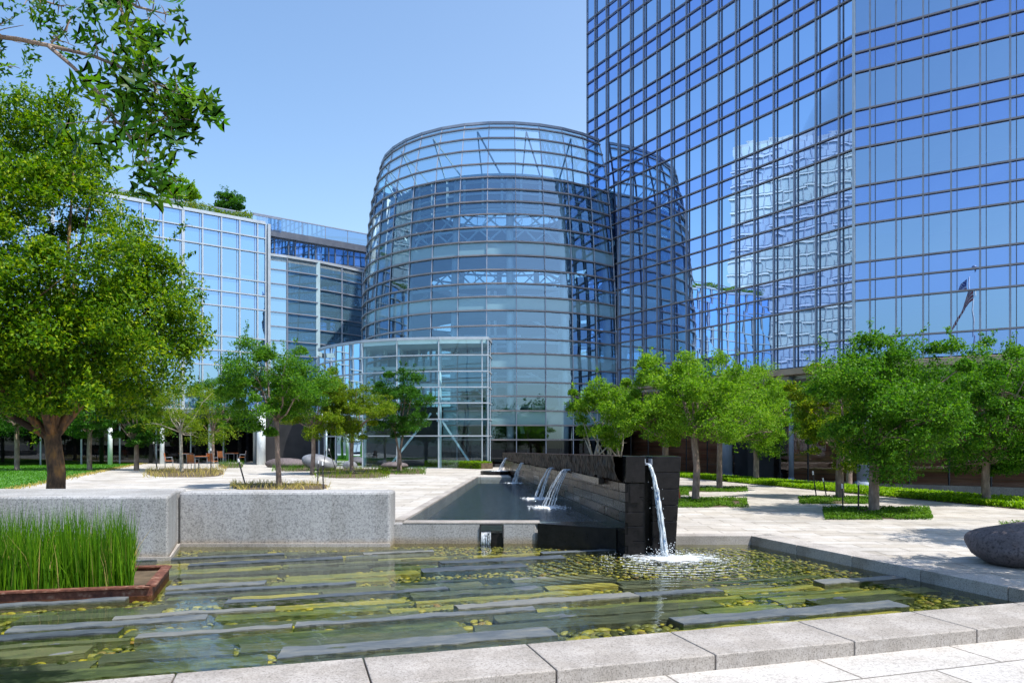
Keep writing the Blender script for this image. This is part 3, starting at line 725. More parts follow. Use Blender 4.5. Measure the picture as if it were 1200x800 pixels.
def stream(pts, r, n=7, strands=6, spread=.03, name='water_jet'):
    b = MB()
    for s in range(strands):
        dx, dy = random.uniform(-spread, spread), random.uniform(-spread, spread); q = []; rr_ = []
        K = 26
        for k in range(K):
            f_ = k/(K-1)*(len(pts)-1); i = min(int(f_), len(pts)-2); p = Vector(pts[i]).lerp(Vector(pts[i+1]), f_-i)
            sp = .3+.9*k/K
            q.append(p+Vector((dx*sp+noise.noise(Vector((k*.7, s*3.1, 0)))*.02*sp, dy*sp, 0)))
            rr_.append(r*(.55+.6*abs(noise.noise(Vector((k*.9, s*5.3, 7))))+.25*k/K))
        b.tube(q, rr_, n)
    return b
def foam(name, c, rx, ry, n, z, smin=.004, smax=.02, streak=2.0):
    a = rng.uniform(0, 2*PI, n); d = np.abs(rng.normal(size=n))*.5
    px = c[0]+np.cos(a)*d*rx+rng.normal(size=n)*.02; py = c[1]+np.sin(a)*d*ry
    # clump
    k = np.array([noise.noise(Vector((x*3, y*7, 1))) for x, y in zip(px, py)]); ok = (k > -.08) | (d < .25)
    px, py, d = px[ok], py[ok], d[ok]; n = len(px); s = rng.uniform(smin, smax, n)*(1.25-np.minimum(d, 1)*.8)
    IV1, IF1 = ico(1)
    V = IV1[None]*np.stack([s*streak*rng.uniform(.5, 1.5, n), s*rng.uniform(.5, 1, n), s*.5], 1)[:, None, :]+np.column_stack([px, py, z+s*.15+rng.uniform(0, .01, n)])[:, None, :]
    Fc = (IF1[None]+(np.arange(n)*len(IV1))[:, None, None]).reshape(-1, 3)
    o = npmesh(name, V.reshape(-1, 3), Fc, 'foam', kind='stuff', smooth=True); return o
top = Vector((2.37, 12.58, 1.42)); bot = Vector((fallc.x, fallc.y-.0, WZ))
pts = []
for k in range(12):
    f_ = k/11; x = top.x+(bot.x-top.x)*f_; y = top.y+(bot.y-top.y)*f_; pts.append((x, y, top.z+(bot.z-top.z)*f_**1.7))
bb = stream(pts, .021, strands=12, spread=.04)
for _ in range(46):
    f_ = random.random(); p = Vector(pts[min(11, int(f_*11))]); r_ = random.uniform(.003, .007)
    q = p+Vector((random.gauss(0, .035+.05*f_), random.gauss(0, .04), random.uniform(-.05, .05)))
    bb.tube([q, q+Vector((0, 0, -r_*2.5))], r_, 5)
o = bb.build('waterfall', 'fall', smooth=True, origin=tuple(bot)); tag(o, 'thick white stream falling from the near end of the dark wall into the pool', 'waterfall')
o = foam('foam', (bot.x+.15, bot.y-.12), 1.3, .9, 3800, WZ, .003, .0085, 3.5); tag(o, 'white foam spreading on the pool where the stream lands', 'foam')
b = MB()
m, nt, out = newmat('foam_film'); tr = N(nt, 'ShaderNodeBsdfTransparent'); df = N(nt, 'ShaderNodeBsdfDiffuse'); df.inputs[0].default_value = (.9, .93, .96, 1)
n1 = noisetex(nt, 5.5, 8, .72, stretch=(.8, 1.5, 1)); tc = nt.nodes.new('ShaderNodeTexCoord'); ln = N(nt, 'ShaderNodeVectorMath', operation='LENGTH'); nt.links.new(tc.outputs['Object'], ln.inputs[0])
mr = N(nt, 'ShaderNodeMapRange'); mr.inputs['From Min'].default_value = .05; mr.inputs['From Max'].default_value = 1.35; mr.inputs['To Min'].default_value = .28; mr.inputs['To Max'].default_value = -.18; nt.links.new(ln.outputs['Value'], mr.inputs[0])
ad = N(nt, 'ShaderNodeMath', operation='ADD'); nt.links.new(n1, ad.inputs[0]); nt.links.new(mr.outputs[0], ad.inputs[1])
m2_ = N(nt, 'ShaderNodeMapRange'); m2_.inputs['From Min'].default_value = .60; m2_.inputs['From Max'].default_value = .78; m2_.inputs['To Max'].default_value = .92; nt.links.new(ad.outputs[0], m2_.inputs[0])
ms = nt.nodes.new('ShaderNodeMixShader'); nt.links.new(m2_.outputs[0], ms.inputs[0]); nt.links.new(tr.outputs[0], ms.inputs[1]); nt.links.new(df.outputs[0], ms.inputs[2]); nt.links.new(ms.outputs[0], out.inputs[0]); M['foam_film'] = m
cxf, cyf = bot.x+.12, bot.y-.12
fm = MB(); nf = 40; fm.v = [(cxf, cyf, WZ+.004)]+[(cxf+math.cos(2*PI*k/nf)*1.35, min(cyf+math.sin(2*PI*k/nf)*1.0, 12.56), WZ+.004) for k in range(nf)]; fm.f = [[0, 1+k, 1+(k+1) % nf] for k in range(nf)]; fm.mi = [0]*nf
fo = fm.build('foam_film', 'foam_film', kind='stuff', origin=(cxf, cyf, WZ+.004)); tag(fo, 'thin broken white foam film on the pool round the falling stream', 'foam')
for _ in range(300):
    a = random.uniform(0, 2*PI); d = abs(random.gauss(0, .16)); r_ = random.uniform(.003, .009); z = WZ+abs(random.gauss(0, .09))
    q = Vector((bot.x+math.cos(a)*d, bot.y+math.sin(a)*d, z)); b.tube([q, q+Vector((0, 0, r_*2))], [r_, r_*.6], 5)
o = b.build('splash', 'foam', smooth=True, kind='stuff', origin=tuple(bot)); tag(o, 'white splash drops at the foot of the falling stream', 'splash')

jets = [((655, 551), (642, 590), 17.6, 'nearest arching water jet on the left side of the dark wall'),
        ((642, 549), (630, 581), 20.3, 'second arching water jet from the near end of the dark wall'),
        ((611, 543), (603, 563), 28.0, 'third water jet, small and thin, falling from the far part of the dark wall'),
        ((597, 537), (586, 549), 35.0, 'farthest tiny water jet at the very end of the dark wall')]
for i, ((tx, ty), (bx, by), Yj, lab) in enumerate(jets):
    t = (Yj-WA.y)/WU.y; wl = WA+WU*t; z1 = ZY(ty, Yj); zb = UZ if i < 3 else .42
    tx_ = wl.x-.12; bx_ = PX(bx, Yj)
    rt = empty('wall_fountain', (bx_, Yj, zb), lab, 'fountain', 'water jets along the dark wall')
    pts = []
    for k in range(12):
        f_ = k/11; pts.append((tx_+(bx_-tx_)*f_, Yj, z1+.06*math.sin(PI*min(1, f_*2.2))-(z1-zb)*f_**2.0))
    b = stream(pts, .0085, strands=13, spread=.13 if i < 2 else .09); b.build('water_jet', 'fall', rt, smooth=True)
    b = MB(); b.bar((wl.x+.05, Yj, z1-.02), (tx_, Yj, z1-.02), .22, .03); b.build('spout', 'blackmetal', rt)
    b = MB()
    for _ in range(420 if i < 2 else 160):
        a = random.uniform(0, 2*PI); d = min(.5, abs(random.gauss(0, .2))); r_ = random.uniform(.006, .018)
        q = Vector((bx_+math.cos(a)*d*1.1, Yj+math.sin(a)*d*1.4, zb-.004)); b.tube([q, q+Vector((0, 0, r_*.6))], [r_*2.2, r_*1.2], 7)
    fp = b.build('foam_patch', 'foam', rt, smooth=True); fp['kind'] = 'stuff'
    if i == 3:
        b = MB(); b.tube([(bx_-.2, Yj, LZ), (bx_-.2, Yj, zb-.005)], .75, 20); b.build('basin', 'black_stone', rt)

# ------------------------------------------------------------------ trees
def make_tree(name, label, cat, base, fork_z, cc, rad, nclump, nleaf, leaf, mat, bark='bark', tr=.11, group=None, stems=1, shape=None, clump_r=.42, bulge=.6, up=.55, lean=0, fill=.25):
    base = Vector(base); cc = Vector(cc); root = empty(name, tuple(base), label, cat, group)
    C = []
    tries = 0
    while len(C) < nclump and tries < nclump*60:
        tries += 1
        d = unit(rng.normal(size=(1, 3)))[0]; rr_ = rng.uniform(fill, 1)**bulge
        q = d*rr_*(1+.32*noise.noise(Vector((d[0]*1.6+cc.x*3, d[1]*1.6, d[2]*1.6))))
        if shape and not shape(q): continue
        p = np.array([cc.x, cc.y, cc.z])+q*np.array(rad)
        if all(np.linalg.norm(p-c_) > clump_r*.62 for c_ in C): C.append(p)
    C = np.array(C)
    if group and 'left of the pool' in group: nleaf = int(nleaf*1.55)
    per = max(20, int(nleaf*1.85)//len(C)); pts = []
    for c_ in C:
        k = int(per*rng.uniform(.55, 1.5)); q = rng.normal(size=(k, 3)); q = unit(q)*(rng.uniform(.15, 1, size=(k, 1))**.6)
        s = clump_r*rng.uniform(.55, 1.35); q = q*np.array([s, s, s*.62]); q[:, 2] -= .25*(q[:, 0]**2+q[:, 1]**2)/s
        pts.append(c_+q)
        # twigs that stick out past the clump
        for _ in range(2):
            dd = unit(rng.normal(size=(1, 3))+np.array([[0, 0, .5]]))[0]; L_ = s*rng.uniform(1.1, 1.75); kk = int(per*.06)+3
            pts.append(c_+dd*np.linspace(.6, 1, kk)[:, None]*L_+rng.normal(size=(kk, 3))*leaf*.4)
    pts = np.concatenate(pts); V, Fc = leaves(pts, leaf, up)
    npmesh('crown', V, Fc, LEAF[mat], parent=root)
    b = MB()
    for s in range(stems):
        ox = (s-(stems-1)/2)*tr*1.6 if stems > 1 else 0
        f0 = base+Vector((ox+lean*.5+random.uniform(-.04, .04), random.uniform(-.05, .05), fork_z*.5))
        fk = base+Vector((ox*3+lean+random.uniform(-.08, .08), random.uniform(-.1, .1), fork_z))
        t_ = tr if stems == 1 else tr*.72
        b.tube([base+Vector((ox, 0, -.05)), base+Vector((ox, 0, .12)), f0, fk, fk+Vector((0, 0, tr))], [t_*1.45, t_*1.12, t_, t_*.92, t_*.5], 12, jit=.05)
        idx = rng.choice(len(C), size=min(len(C), 13 if stems == 1 else 6), replace=False)
        for q in idx:
            tg = Vector(C[q]); a_ = fk+Vector((0, 0, -tr*.5)); m1_ = a_.lerp(tg, .33)+Vector((random.uniform(-.12, .12), random.uniform(-.12, .12), .08*(tg-a_).length*random.uniform(-1, .6))); m2_ = a_.lerp(tg, .68)+Vector((random.uniform(-.1, .1), random.uniform(-.1, .1), random.uniform(0, .15)))
            b.tube([a_, m1_, m2_, tg], [t_*.52, t_*.34, t_*.2, t_*.07], 7, jit=.06)
            for _ in range(3):
                e = m2_+Vector(rng.normal(size=3)*np.array(rad)*.16); e.z = max(e.z, m2_.z-.1); b.tube([m2_, m2_.lerp(e, .5)+Vector((0, 0, .05)), e], [t_*.16, t_*.1, t_*.03], 5)
    b.build('trunk', bark, root, smooth=True)
    return root
def ptree(label, bx, by, gz, cx, cy, rx, ry, mat, nleaf=9000, tr=.09, bark='bark', stems=1, nclump=60, leaf=.085, clump_r=None, Y=None, group='small round-crowned trees in the plaza', lean=0, fork=None, name='plaza_tree', up=.55, fill=.25):
    if Y is None: base = P(bx, by, gz)
    else: base = Vector((PX(bx, Y), Y, gz))
    Yb = base.y; cz_ = ZY(cy, Yb); rz_ = ry*Yb/F; rx_ = rx*Yb/F
    fork = fork or max(.6, (cz_-rz_*.8)-gz)
    return make_tree(name, label, 'tree', base, fork, (PX(cx, Yb), Yb, cz_), (rx_*1.13, rx_*1.0, rz_*1.12), int(nclump*.95), int(nleaf*1.25), leaf, mat, bark, tr, group, stems, clump_r=clump_r or rx_*.27, lean=lean, up=up, fill=fill)

# big tree at left (conical, low skirt to the right)
Yt = 16.5; bz = LZ
root_b = Vector((PX(64, Yt), Yt, bz))
ccb = Vector((PX(38, Yt), Yt, ZY(300, Yt)))
def bigshape(q):
    return (q[0]**2+q[1]**2) < (1.0-.6*max(0, q[2]+.42))**2 and q[2] > -.80
make_tree('plane_tree', 'large yellow-green tree with thick lichened trunk behind the left granite wall', 'tree', root_b, 1.7, (ccb.x, ccb.y, ccb.z-.25), (4.15, 3.3, 4.0), 320, 78000, .10, 'big', 'bark_dark', .18, None, 1, bigshape, clump_r=.62, bulge=.5, up=.6)

G1 = 'small round-crowned trees left of the pool'
ptree('sparse pale-leaved tree with bare forked branches beside the orange cafe chairs', 213, 553, LZ, 215, 480, 50, 32, 'olive', 3600, .085, 'bark_pale', nclump=42, group=G1, leaf=.09)
ptree('dark green leaning tree directly behind the right half of the granite wall', 327, 571, LZ, 318, 450, 56, 52, 'green', 9500, .085, 'bark', nclump=70, group=G1, lean=-.1)
ptree('mid-green tree behind and right of the leaning one, beside the grey oval sculpture', 366, 556, LZ, 372, 470, 38, 40, 'olive', 7500, .10, 'bark', nclump=50, group=G1, lean=.12, leaf=.09)
ptree('yellow-green tree with pink-grey trunk right of the grey oval sculpture', 412, 555, LZ, 412, 481, 37, 31, 'olive', 6500, .09, 'bark', nclump=48, group=G1, leaf=.09)
ptree('deep green twin-stemmed tree nearest the upper pool, in front of the glass pavilion', 468, 553, LZ, 472, 476, 35, 38, 'dark', 8500, .08, 'bark', stems=2, nclump=55, group=G1, leaf=.09)
ptree('thin green tree standing behind the orange cafe tables', 250, 543, LZ, 253, 480, 30, 34, 'green', 4500, .10, 'bark', nclump=40, group=G1, leaf=.12)
G2 = 'small round-crowned trees right of the pool'
ptree('pale multi-stemmed tree just behind the far half of the dark wall', 712, 560, 0, 706, 487, 44, 38, 'light', 7500, .10, 'bark_pale', stems=3, nclump=55, group=G2, Y=26, leaf=.09, fork=1.2)
ptree('light green tree rising behind the near half of the dark wall', 778, 572, 0, 764, 471, 40, 50, 'light', 8000, .10, 'bark', nclump=60, group=G2, Y=24, leaf=.09)
ptree('light green tree in a round bed next to the near end of the dark wall', 815, 587, 0, 818, 467, 60, 52, 'light', 11500, .105, 'bark', nclump=80, group=G2)
ptree('light green tree one step behind the tree beside the dark wall', 843, 573, 0, 862, 478, 52, 46, 'light', 8500, .105, 'bark', nclump=60, group=G2)
ptree('light green tree with slim grey trunk in front of the brown lobby screen', 886, 564, 0, 893, 480, 42, 44, 'light', 7500, .12, 'bark', nclump=55, group=G2, leaf=.10)
ptree('dark tree with orange tinged leaves on its left side, left of the thickest trunk', 984, 584, 0, 975, 485, 40, 55, 'olive', 8000, .12, 'bark', nclump=60, group=G2)
ptree('slender tree hidden behind the crown with the orange tinge', 995, 571, 0, 962, 475, 30, 44, 'green', 4500, .11, 'bark', nclump=36, group=G2)
ptree('broad dark green tree with pale trunk in the nearest planting bed', 1024, 601, 0, 1040, 468, 78, 70, 'green', 19000, .115, 'bark', nclump=120, group=G2, leaf=.085)
ptree('dark green tree at the right edge of the plaza near the lawn strip', 1156, 590, 0, 1172, 478, 66, 78, 'green', 16000, .11, 'bark', nclump=110, group=G2, leaf=.09)
def offtree(label, x, y, h, r_):
    make_tree('plaza_tree', label, 'tree', (x, y, 0), h-1.2, (x, y, h), (r_, r_, 1.15), 44, 6500, .09, 'green', 'bark', .1, G2, clump_r=.42)
offtree('green tree just outside the right picture edge that shades the boulder and pool corner', 8.25, 8.8, 4.1, 1.35)
offtree('green tree outside the right picture edge, behind the dark boulder', 11.0, 12.3, 4.3, 1.45)
# roof trees
Yr = 53
def rooftree(label, x, yb, cy, rx, ry, mat):
    z0 = zA[0]+.2; make_tree('roof_tree', label, 'tree', (PX(x, Yr), Yr, z0), .7, (PX(x, Yr), Yr, ZY(cy, Yr)), (rx*Yr/F, rx*Yr/F*.8, ry*Yr/F), 34, 3600, .20, mat, 'bark', .1, 'trees on the roof garden', 1, clump_r=.42)

# dark understorey behind the big tree
G3 = 'dark trees under the building at the far left'
for i, (x, y, r_, lab) in enumerate([(20, 470, 60, 'dark shaded tree behind the thick trunk, at the left picture edge'), (105, 478, 45, 'dark shaded tree behind the thick trunk, on its right side'), (160, 487, 32, 'dark shaded tree between the thick trunk and the pale bare one')]):
    ptree(lab, x, 545, LZ, x, y, r_, 34, 'dark', 5000, .12, 'bark', nclump=45, Y=40, group=G3, leaf=.16, name='shade_tree')

# oak branch overhead, its trunk stands on the front pavement outside the picture
oak = empty('oak_tree', (-6.4, 2.6, 0), 'oak branch with large lobed leaves reaching in at the top left corner', 'tree')
def OP(x, y, Y=5.0): return Vector((PX(x, Y), Y, ZY(y, Y)))
b = MB()
b.tube([(-6.4, 2.6, -.05), (-6.35, 2.6, 1.5), (-6.2, 2.8, 3.2), (-6.1, 3.0, 5.5)], [.26, .2, .17, .08], 14, jit=.04)
fork = Vector((-6.2, 2.85, 3.3))
b.build('trunk', 'bark', oak, smooth=True)
b = MB()
main = [fork, Vector((-5.2, 4.0, 4.2)), OP(-60, 36), OP(20, 46), OP(60, 54), OP(110, 66), OP(160, 87), OP(205, 108)]
b.tube(main, [.11, .06, .024, .016, .014, .011, .009, .005], 8, jit=.05)
sec = [OP(57, 54), OP(85, 78, 4.95), OP(115, 108, 4.9), OP(135, 140, 4.9), OP(160, 170, 4.9), OP(182, 205, 4.9)]; b.tube(sec, [.015, .012, .011, .009, .006, .003], 7)
up_ = [OP(60, 50), OP(75, 38, 5.05), OP(84, 20, 5.1)]; b.tube(up_, [.009, .007, .004], 6)
hi = [Vector((-5.3, 3.9, 4.3)), OP(40, -40, 5.0), OP(130, -14, 4.9), OP(160, 8, 4.9), OP(200, 18, 4.9)]; b.tube(hi, [.06, .03, .014, .009, .003], 7)
hi2 = [OP(130, -14, 4.9), OP(150, 30, 4.85), OP(165, 60, 4.85), OP(170, 85, 4.9)]; b.tube(hi2, [.012, .008, .006, .003], 6)
hi3 = [OP(-60, -30), OP(-10, -12), OP(30, -5), OP(60, 4), OP(75, 8)]; b.tube(hi3, [.02, .014, .009, .006, .003], 6)
branch = b.build('branch', 'bark', oak, smooth=True)
def oakleaf():
    out = [(0, 0), (.10, .16), (.06, .22), (.32, .24), (.42, .26), (.15, .36), (.14, .46), (.42, .56), (.55, .66), (.20, .62), (.13, .72), (.24, .80), (.30, .92), (.09, .85), (0, 1.0)]
    pts = out+[(-x, y) for x, y in out[-2:0:-1]]
    return pts
TW = MB(); OL = oakleaf(); VV = []; FF = []
def putleaf(p, size):
    d = Vector(rng.normal(size=3)); d.z = d.z*.6-.55; d.normalize(); nn = Vector(rng.normal(size=3)*.7+np.array([0, -.45, .6])); sd = d.cross(nn).normalized(); nn = sd.cross(d)
    n0 = len(VV)
    mids = [0, .3, .62, .8, 1.0]
    bend = random.uniform(-.25, .35)
    for x, y in OL: VV.append(tuple(p+(d*y+sd*x*.80+nn*(abs(x)*.3-bend*y*y))*size))
    k = len(OL)
    # triangulate through the mid-rib
    rib = len(VV)
    for y in mids[1:4]: VV.append(tuple(p+(d*y-nn*bend*y*y)*size))
    def ribi(y): return rib+min(2, max(0, int(y*3.2)))
    for i in range(k):
        j = (i+1) % k; yy = (OL[i][1]+OL[j][1])/2
        FF.append((n0+i, n0+j, ribi(yy)))
def cluster(path, n, spread, size=.195, f0=0):
    while n > 0:
        f_ = random.uniform(f0, len(path)-1.001); i = int(f_); p = path[i].lerp(path[i+1], f_-i); e = p+Vector(rng.normal(size=3)*spread*1.25)
        TW.tube([p, p.lerp(e, .5)+Vector((0, 0, .01)), e], [.0045, .003, .002], 5)
        for _ in range(min(n, random.choice([1, 2, 3]))): putleaf(e+Vector(rng.normal(size=3)*.02), size*random.uniform(.65, 1.2)); n -= 1
cluster(main[5:], 46, .075); cluster(sec[2:], 62, .07); cluster(hi2, 44, .07); cluster(hi[2:], 28, .08); cluster(up_, 9, .05, .12); cluster(main[2:4], 22, .09, .13); cluster(hi3[1:], 26, .06, .12)
cluster([OP(205, 108), OP(232, 118)], 24, .05); cluster([OP(160, 87), OP(185, 130), OP(205, 140)], 30, .06); cluster([OP(0, 60), OP(10, 80)], 10, .06, .12)
cluster([OP(60, 52), OP(62, 40)], 4, .03, .12); cluster([OP(182, 200, 4.9), OP(188, 215, 4.9)], 8, .04)
tw = TW.build('twigs', 'bark', oak); tw.parent = branch; tw['kind'] = 'stuff'; lc = npmesh('leaf_clusters', np.array(VV), np.array(FF), LEAF['oak'], parent=oak); lc.parent = branch; lc['kind'] = 'stuff'

# ------------------------------------------------------------------ planting beds
def bed(label, poly, z, h, n, mat, soil=True, leaf=.07, blade=False, name='planting_bed', cat='planting bed', group=None, edge=True):
    cx = sum(p[0] for p in poly)/len(poly); cy = sum(p[1] for p in poly)/len(poly)
    root = empty(name, (cx, cy, z), label, cat, group)
    sp = []
    for i_ in range(28):
        a_ = 2*PI*i_/28; ex = (abs(math.cos(a_))**.6*math.copysign(1, math.cos(a_)), abs(math.sin(a_))**.6*math.copysign(1, math.sin(a_)))
        u_, v_ = (ex[0]+1)/2, (ex[1]+1)/2; q0 = Vector(poly[0]).lerp(Vector(poly[1]), u_); q1 = Vector(poly[3]).lerp(Vector(poly[2]), u_); q_ = q0.lerp(q1, v_); sp.append((q_.x, q_.y))
    MB().prism(sp, z-.04, z+.012).build('soil', 'soil', root)
    B_ = scatter([(cx+(p[0]-cx)*1.05, cy+(p[1]-cy)*1.12) for p in poly], n*2, z)
    kk = np.array([noise.noise(Vector((x*1.3, y*1.3, z*9+cx))) for x, y in B_[:, :2]]); B_ = B_[kk > -.05-(.25 if not blade else 0)]
    if blade: B_ = B_[rng.uniform(size=len(B_)) < .75]; V, Fc = blades(B_, h*.72, .018, 1.5)
    else:
        k = np.array([noise.noise(Vector((x*1.7, y*1.7, 0))) for x, y in B_[:, :2]]); B_[:, 2] += rng.uniform(0, 1, len(B_))*h*.6*(1+.6*k); V, Fc = leaves(B_, leaf*.85, .75)
    npmesh('ground_cover', V, Fc, LEAF[mat], parent=root, kind='stuff'); return root
def ell(cx, cy, rx, Yw, z, n=18, rot=0):
    c_ = P(cx, cy, z); r_ = rx*c_.y/F
    return [(c_.x+math.cos(a)*r_, c_.y+math.sin(a)*Yw) for a in [2*PI*k/n for k in range(n)]]
def rect(x0, x1, y0, y1, z):
    a, b_, c_, d = P(x0, y1, z), P(x1, y1, z), P(x1, y0, z), P(x0, y0, z); return [a[:2], b_[:2], c_[:2], d[:2]]
bed('dry straw-coloured grass bed around the pale bare-branched tree', rect(172, 262, 549, 559, LZ), LZ, .42, 900, 'straw', blade=True, group='grass beds round the left trees')
bed('dry straw grass bed at the foot of the dark leaning tree behind the granite wall', rect(272, 384, 566, 574.5, LZ), LZ, .3, 900, 'straw', blade=True, group='grass beds round the left trees')
bed('low grey-green grass bed beneath the yellow-green tree', rect(372, 456, 549, 560, LZ), LZ, .36, 1100, 'olive', blade=True, group='grass beds round the left trees')
bed('small green bed under the twin-stemmed tree nearest the upper pool', rect(444, 498, 549, 555.5, LZ), LZ, .28, 800, 'cover', blade=True, group='grass beds round the left trees')
bed('grassy tuft bed behind the cafe tables', rect(256, 285, 543, 548, LZ), LZ, .5, 350, 'green', blade=True, group='grass beds round the left trees')
bed('grassy bed next to the grey oval sculpture on its left', rect(322, 372, 545, 552, LZ), LZ, .5, 700, 'green', blade=True, group='grass beds round the left trees')
bed('dark green ground cover bed under the tree at the near end of the dark wall', rect(795, 874, 585, 594, 0), 0, .16, 4200, 'cover', group='ground cover beds round the right trees')
bed('narrow ground cover bed one step behind the tree at the dark wall', rect(797, 874, 571.5, 576, 0), 0, .15, 3000, 'cover', group='ground cover beds round the right trees')
bed('small green bed beside the dark wall with a red stake in it', rect(770, 806, 574, 580, 0), 0, .15, 1500, 'cover', group='ground cover beds round the right trees')
bed('ground cover bed under the tree with the orange tinged leaves', rect(938, 1018, 583.5, 590, 0), 0, .16, 4200, 'cover', group='ground cover beds round the right trees')
bed('nearest long ground cover bed under the broad dark tree', rect(968, 1088, 597, 608, 0), 0, .16, 6500, 'cover', group='ground cover beds round the right trees')
bed('dark planting bed behind the round boulder at the right edge', rect(1175, 1290, 614, 628, 0), 0, .14, 3000, 'cover', group='ground cover beds round the right trees')
# long strips
hs = [(ha.x, ha.y), (hb.x, hb.y), (hb.x+HN.x*2.4, hb.y+HN.y*2.4), (ha.x+HN.x*1.6, ha.y+HN.y*1.6)]
b = MB(); b.prism(hs, -.5, .02); b.build('lawn_bank', 'soil', kind='structure')
B_ = scatter(hs, 46000, 0.02); B_[:, 2] += rng.uniform(0, .17, len(B_)); V, Fc = leaves(B_, .11, .75)
o = npmesh('ground_cover_strip', V, Fc, LEAF['bright'], kind='stuff'); tag(o, 'bright green ground cover strip along the brown lobby screen', 'ground cover')
# hedge at pavilion
hp0 = P(350, 541, LZ); hp1 = P(564, 549.5, LZ)
def hedge(label, a, b_, wd, h, n, mat, leaf):
    u = (b_-a).normalized(); nn_ = Vector((-u.y, u.x, 0)); nn_ = nn_ if nn_.y > 0 else -nn_
    poly = [a[:2], b_[:2], (b_+nn_*wd)[:2], (a+nn_*wd)[:2]]
    root = empty('hedge', tuple((a+b_)/2), label, 'hedge')
    MB().prism([tuple(p) for p in poly], a.z-.02, a.z+h*.8).build('hedge_core', 'soil', root)
    k = rng.uniform(size=n); L_ = (b_-a).length; s = rng.uniform(0, L_, n); side = rng.integers(0, 2, n)
    A = np.array(a)+np.outer(s, np.array(u)); top_ = side == 0
    A[:, :3] += np.where(top_[:, None], np.outer(rng.uniform(0, wd, n), np.array(nn_)), -np.outer(rng.uniform(0, .05, n), np.array(nn_)))
    A[:, 2] += np.where(top_, h*rng.uniform(.82, 1.05, n), rng.uniform(0, h, n))
    V, Fc = leaves(A, leaf, .5); npmesh('hedge_leaves', V, Fc, LEAF[mat], parent=root, kind='stuff')
hedge('clipped bright green hedge at the foot of the glass pavilion', hp0, hp1, .9, .42, 16000, 'bright', .10)

# lawn
lp = [P(-330, 540, LZ), P(172, 542, LZ), P(128, 550, LZ), P(60, 564, LZ), P(-330, 640, LZ)]
MB().add([(q.x, q.y, LZ+.005) for q in lp], [list(range(5))[::-1]]).build('lawn', 'lawn', kind='structure')
B_ = scatter([(q.x, q.y) for q in lp], 52000, LZ+.005); V, Fc = blades(B_, .06, .03, .5)
o = npmesh('lawn_grass', V, Fc, LEAF['grass'], kind='stuff'); tag(o, 'short green lawn grass at the left', 'grass')
e0 = np.array([[q.x, q.y] for q in (lp[4], lp[3], lp[2], lp[1])]); tt = rng.uniform(0, 3, 2600); ii = tt.astype(int); ii = np.minimum(ii, 2)
q_ = e0[ii]+(e0[ii+1]-e0[ii])*(tt-ii)[:, None]; q_ += rng.normal(size=q_.shape)*.16; V, Fc = blades(np.column_stack([q_, np.full(len(q_), LZ)]), .09, .035, .9)
o = npmesh('dry_grass_edge', V, Fc, LEAF['straw'], kind='stuff'); tag(o, 'dry yellow grass along the edge of the lawn', 'grass')

# ------------------------------------------------------------------ office tower
TC = Vector((15.9, 33.7, 0)); DL = Vector((-.525, .851, 0)).normalized(); DR = Vector((.853, -.522, 0)).normalized()
NL = Vector((-.851, -.525, 0)).normalized(); NR = Vector((-.522, -.853, 0)).normalized()
TL = 20.2; TR_ = 15.0; TB = 5.57; TTOP = 60.0
tower = empty('office_tower', (15.9, 33.7, 0), 'tall blue mirror glass tower with a grid of grey mullions, right of the rotunda', 'tower')
def zc(y): return ZY(y, TC.y)
flo = (397-42)/4/F*TC.y        # one floor
zr = []
z = zc(397)                    # rows: z, z+.26, z+.52 per floor
rowz = []; k = 0
while z < TTOP:
    rowz += [(z, 'v')]; z2 = z+flo*.5; rowz += [(z2, 's'), (z2+flo*.26, 's')]; z += flo
# from the photograph: 397 (bottom of tall row up to 352), then two short rows up to 308
rows_ = [(r_[0]) for r_ in rowz]
quads = []
def facade(origin, d, nrm, tmax, bay, first, name, insets=0):
    ts = [0]+[first+i*bay for i in range(int((tmax-first)/bay)+1)]
    if ts[-1] < tmax-.05: ts.append(tmax)
    zs = [TB]+rows_+[TTOP]
    for i in range(len(ts)-1):
        for j in range(len(zs)-1):
            a = origin+d*ts[i]; b_ = origin+d*ts[i+1]
            kind_ = 's' if j == 0 else rowz[j-1][1]
            # each pane leans a hair, as real units do
            e = [nrm*random.uniform(-.0025, .0025) for _ in range(4)]
            q = [a+e[0]+Vector((0, 0, zs[j])), b_+e[1]+Vector((0, 0, zs[j])), b_+e[2]+Vector((0, 0, zs[j+1])), a+e[3]+Vector((0, 0, zs[j+1]))]
            quads.append((q, 'tower_vision' if kind_ == 'v' else 'tower_spandrel', 'window_pane' if kind_ == 'v' else 'spandrel_pane'))
    for t in ts[1:]:
        p = origin+d*t+nrm*.035; MB().bar((p.x, p.y, TB-.1), (p.x, p.y, TTOP), .075, .07, up=tuple(nrm)).build('mullion', 'mullion', tower)
        p = origin+d*(t-.22 if d is DL else t+.22)+nrm*.03
        if t < tmax-.3: MB().bar((p.x, p.y, TB-.1), (p.x, p.y, TTOP), .03, .05, up=tuple(nrm)).build('thin_mullion', 'mullion_dark', tower)
    return ts
BAYL = 28.9/(F/TC.y*(925/math.hypot(524, F))); BAYR = 29.5/(F/TC.y*(1790/math.hypot(1389, F)))
tsl = facade(TC, DL, NL, TL, BAYL, .62*BAYL, 'left'); tsr = facade(TC, DR, NR, TR_, BAYR, .62*BAYR, 'right')
